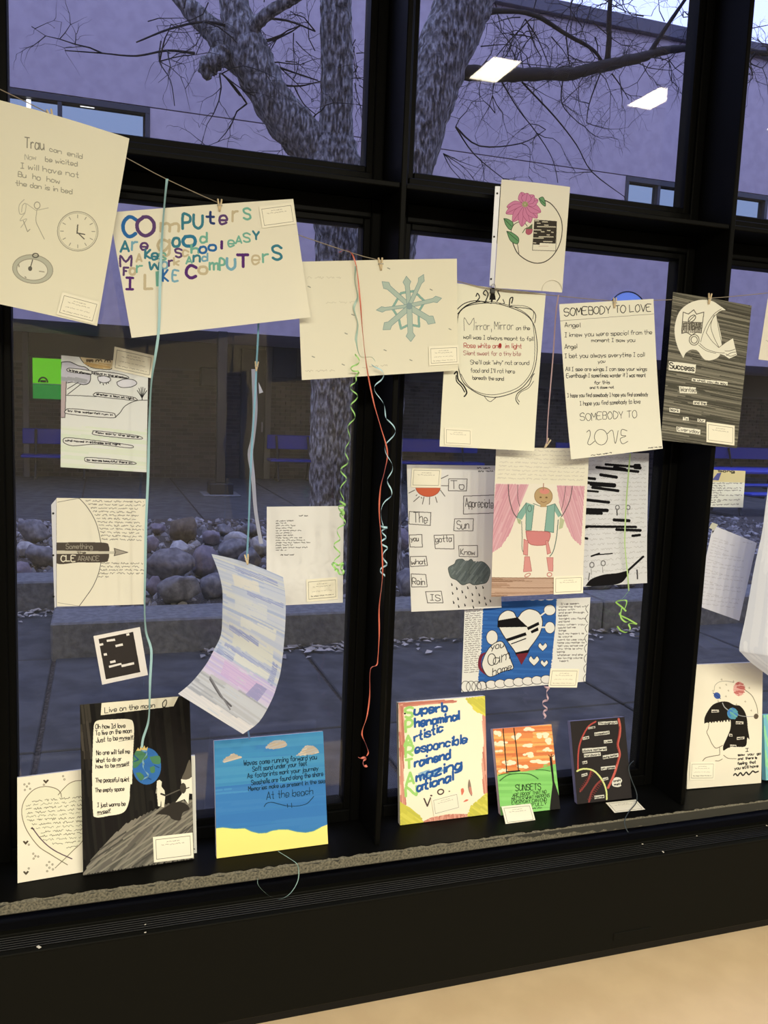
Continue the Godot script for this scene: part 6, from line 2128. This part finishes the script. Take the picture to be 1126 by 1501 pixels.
func lines_and_ribbons() -> void:
	var twine := mat("twine", ph(150, 130, 96), 0.9)
	# the upper twine, in spans between the clips
	var pts := []
	for p in [[-40, 112, 0.24], [0, 131, 0.243], [75, 168, 0.258], [130, 202, 0.246], [190, 234, 0.236], [243, 262, 0.232], [322, 298, 0.234], [420, 338, 0.225], [520, 372, 0.214], [558, 382, 0.2125], [640, 404, 0.2], [722, 424, 0.196], [800, 432, 0.196], [900, 441, 0.196], [965, 440, 0.196], [1040, 437, 0.196], [1080, 434, 0.196], [1140, 428, 0.196]]:
		pts.append(onz(p[0], p[1], p[2]))
	org = pts[-1]
	var st := st0()
	tube(st, spline(pts, 4), [0.0011], 6)
	solo("twine", st, twine, "thin brown twine strung across the window to hold the sheets", "twine")
	pin(onz(75, 171, 0.267), 0.3, 0.020, "small clothespin holding the pencil clock drawing")
	pin(onz(322, 301, 0.243), 0.0, 0.019, "small clothespin holding the colourful computers poem")
	pin(onz(558, 387, 0.221), 0.12, 0.021, "small clothespin holding the snowflake drawing")
	pin(onz(901, 444, 0.205), 0.05, 0.019, "small clothespin holding the handwritten song sheet")
	pin(onz(1040, 438, 0.206), -0.05, 0.021, "small clothespin holding the football helmet drawing")
	pin(onz(802, 650, 0.158), -0.5, 0.020, "small clothespin holding the crayon puppet drawing")
	# black clip that joins poinsettia sleeve and mirror sheet
	var c := onz(722, 427, 0.209)
	var t := thing("binder_clip", "small black binder clip at the top of the mirror sheet", "clip", c)
	st = st0()
	rbox(st, c, Vector3(0.014, 0.012, 0.006), Basis(), 0.0015)
	part("clip_body", st, mat("clip_black", Color(0.07, 0.07, 0.07), 0.4), t)
	st = st0()
	tube(st, spline([c + Vector3(-0.004, 0.005, 0.003), c + Vector3(-0.006, 0.014, 0.004), c + Vector3(0.0, 0.018, 0.004), c + Vector3(0.006, 0.014, 0.004), c + Vector3(0.004, 0.005, 0.003)], 4), [0.0007], 5)
	part("wire_loop", st, mat("steel", Color.WHITE), t)
	var teal := ph(152, 188, 172)
	var tealb := ph(110, 158, 164)
	# long teal ribbon on the left
	ribbon("teal_ribbon", "long teal ribbon falling over the computers poem to the moon painting", [245, 262, 242, 290, 238, 340, 235, 400, 233, 480, 228, 520, 222, 560, 219, 620, 217, 700, 214, 770, 213, 830, 212, 890, 214, 925, 220, 945, 222, 960, 220, 1000, 219, 1040, 217, 1060, 210, 1082, 208, 1096], [0.245, 0.25, 0.25, 0.25, 0.25, 0.245, 0.23, 0.2, 0.18, 0.17, 0.16, 0.155, 0.15, 0.15, 0.15, 0.145, 0.14, 0.135, 0.13, 0.128], 0.0062, teal, 0.6)
	org = onz(213, 1148, 0.115)
	st = st0()
	curl_strip(st, [208, 1096, 214, 1108, 208, 1120, 215, 1132, 210, 1146], 0.118, 0.006, 3.0, 0.006)
	solo("ribbon_curl", st, mat("ribbon_curl_teal", tealb, 0.35), "curled teal ribbon end lying over the painted earth", "ribbon")
	# second teal ribbon that carries the edge-on sheet and the watercolour
	ribbon("teal_ribbon", "thin teal ribbon carrying the edge-on sheet above the watercolour", [379, 470, 378, 500, 376, 536, 374, 580, 370, 640, 367, 700, 365, 760, 363, 800, 362, 822], [0.205, 0.212], 0.005, tealb, 0.3)
	ribbon("teal_ribbon", "short teal ribbon between the watercolour and the beach canvas", [362, 1064, 364, 1072, 366, 1084], [0.15, 0.11], 0.005, ph(110, 150, 190), 0.2)
	var pp := []
	for p in [[408, 1248, 0.404, 0], [424, 1258, 0.4022, 0], [435, 1266, 0.4022, 0]]:
		pp.append(ony(p[0], p[1], p[2]))
	for p in [[438, 1276, 0.222], [437, 1290, 0.232], [430, 1304, 0.245], [420, 1314, 0.256], [408, 1318, 0.262], [393, 1312, 0.262], [379, 1298, 0.25], [378, 1288, 0.24]]:
		pp.append(onz(p[0], p[1], p[2]))
	pp = spline(pp, 6)
	var ww := []
	for i in pp.size():
		var k := float(i) / pp.size()
		ww.append(Vector3(0.6, 0.1, 0.7).normalized() * lerpf(0.0028, 0.0006, clampf(k * 1.6, 0, 1)))
	org = pp[-1]
	st = st0()
	strip(st, pp, ww)
	solo("ribbon_tail", st, mat("ribbon_pale", ph(150, 178, 152), 0.35), "pale green ribbon tail looping over the sill below the beach canvas", "ribbon")
	# ribbons tied above the snowflake sheet
	ribbon("orange_ribbon", "long orange ribbon hanging down the central mullion", [497, 370, 507, 366, 516, 372, 521, 385, 524, 400, 528, 440, 532, 490, 538, 540, 548, 590, 558, 625, 568, 662, 564, 690, 558, 715, 556, 750, 559, 790, 561, 830, 560, 855, 556, 890, 556, 930, 554, 965, 552, 975, 543, 982, 542, 1020, 538, 1050, 532, 1068, 531, 1078, 536, 1090, 540, 1102, 538, 1108], [0.227, 0.238], 0.0036, ph(214, 96, 62), 1.1)
	org = onz(534, 1120, 0.2)
	st = st0()
	curl_strip(st, [528, 1108, 535, 1112, 534, 1120, 536, 1124], 0.19, 0.006, 1.6, 0.008)
	solo("ribbon_knot", st, mat("ribbon_knot_orange", ph(220, 110, 84), 0.35), "small curled orange knot at the foot of the central mullion", "ribbon")
	ribbon("teal_ribbon", "pale teal ribbon lying over the snowflake sheet", [522, 390, 520, 410, 524, 435, 519, 452, 525, 475, 522, 500, 528, 522, 545, 524, 552, 540], [0.2215, 0.2215], 0.006, ph(160, 184, 152), 1.2)
	org = onz(500, 835, 0.2)
	st = st0()
	curl_strip(st, [524, 520, 520, 540, 524, 552, 517, 565, 520, 590, 514, 620, 510, 650, 506, 680, 503, 705, 502, 735], 0.232, 0.0085, 8.5, 0.0045)
	curl_strip(st, [502, 735, 500, 745, 503, 755, 497, 780, 495, 800, 492, 825], 0.2, 0.0095, 5.0, 0.005)
	curl_strip(st, [488, 832, 495, 826, 503, 836, 492, 838], 0.2, 0.010, 3.2, 0.006)
	curl_strip(st, [499, 746, 504, 750, 500, 754], 0.205, 0.007, 2.0, 0.006)
	solo("green_ribbon", st, mat("ribbon_green", ph(150, 204, 92), 0.35), "curly lime green ribbon spiralling down beside the typed poem", "ribbon")
	org = onz(562, 845, 0.2)
	st = st0()
	curl_strip(st, [549, 532, 556, 552, 554, 574, 562, 598, 572, 614, 572, 640, 568, 665, 574, 690, 572, 712, 564, 735, 562, 770], 0.228, 0.011, 5.2, 0.0048)
	curl_strip(st, [562, 770, 564, 800, 562, 845], 0.222, 0.009, 4.5, 0.005)
	solo("curly_ribbon", st, mat("ribbon_ice", ph(170, 206, 196), 0.35), "curly pale blue ribbon spiralling down over the black mullion", "ribbon")
	# cord from the poinsettia sleeve down to the puppet drawing
	ribbon("pink_ribbon", "thin pink ribbon from the poinsettia sleeve down to the puppet drawing", [819, 432, 815, 460, 811, 520, 806, 580, 803, 620, 802, 650], [0.203, 0.165], 0.0035, ph(176, 140, 128), 0.5)
	org = onz(799, 1054, 0.1)
	st = st0()
	curl_strip(st, [800, 1004, 803, 1016, 799, 1030, 801, 1042, 797, 1052], 0.06, 0.008, 3.6, 0.0075)
	solo("pink_curl", st, mat("ribbon_pink", ph(206, 166, 160), 0.35), "short curled pink ribbon under the blue heart collage", "ribbon")
	# lime ribbon over the struck-out page, with a bow
	ribbon("lime_ribbon", "thin lime ribbon over the struck-out page", [924, 664, 921, 700, 918, 740, 916, 790, 917, 810, 920, 840, 922, 866], [0.06, 0.06], 0.0042, ph(170, 196, 110), 0.4)
	org = onz(915, 915, 0.05)
	st = st0()
	for l in [[922, 866, 912, 878, 903, 882, 912, 890, 918, 896], [903, 882, 918, 880, 916, 892, 908, 900, 922, 908, 934, 915], [912, 890, 910, 904, 918, 912, 926, 908], [934, 915, 922, 914, 924, 922, 918, 927, 910, 924, 905, 918]]:
		var a := []
		for i in l.size() / 2:
			a.append(onz(l[2 * i], l[2 * i + 1], 0.05 + 0.006 * (i % 3)))
		a = spline(a, 6)
		var w := []
		for i in a.size():
			w.append(Vector3(0.5, 0.7, 0.5).normalized() * 0.0026)
		strip(st, a, w)
	solo("lime_bow", st, mat("ribbon_lime", ph(168, 222, 84), 0.35), "tangled lime green ribbon bow below the struck-out page", "ribbon")
	# dark ribbon beside the baseball canvas
	pp = []
	for p in [[929, 1115, 0.06], [922, 1124, 0.08], [925, 1140, 0.1], [932, 1158, 0.11], [934, 1168, 0.12]]:
		pp.append(onz(p[0], p[1], p[2]))
	for p in [[932, 1178, 0.406], [922, 1190, 0.405]]:
		pp.append(ony(p[0], p[1], p[2]))
	for p in [[916, 1202, 0.225], [917, 1212, 0.235], [921, 1220, 0.245]]:
		pp.append(onz(p[0], p[1], p[2]))
	pp = spline(pp, 6)
	ww = []
	for i in pp.size():
		ww.append(Vector3(0.8, 0.0, 0.6) * 0.0016)
	org = pp[-1]
	st = st0()
	strip(st, pp, ww)
	solo("dark_ribbon", st, mat("ribbon_dark", ph(44, 52, 50), 0.8), "dark green ribbon trailing over the sill beside the baseball canvas", "ribbon")
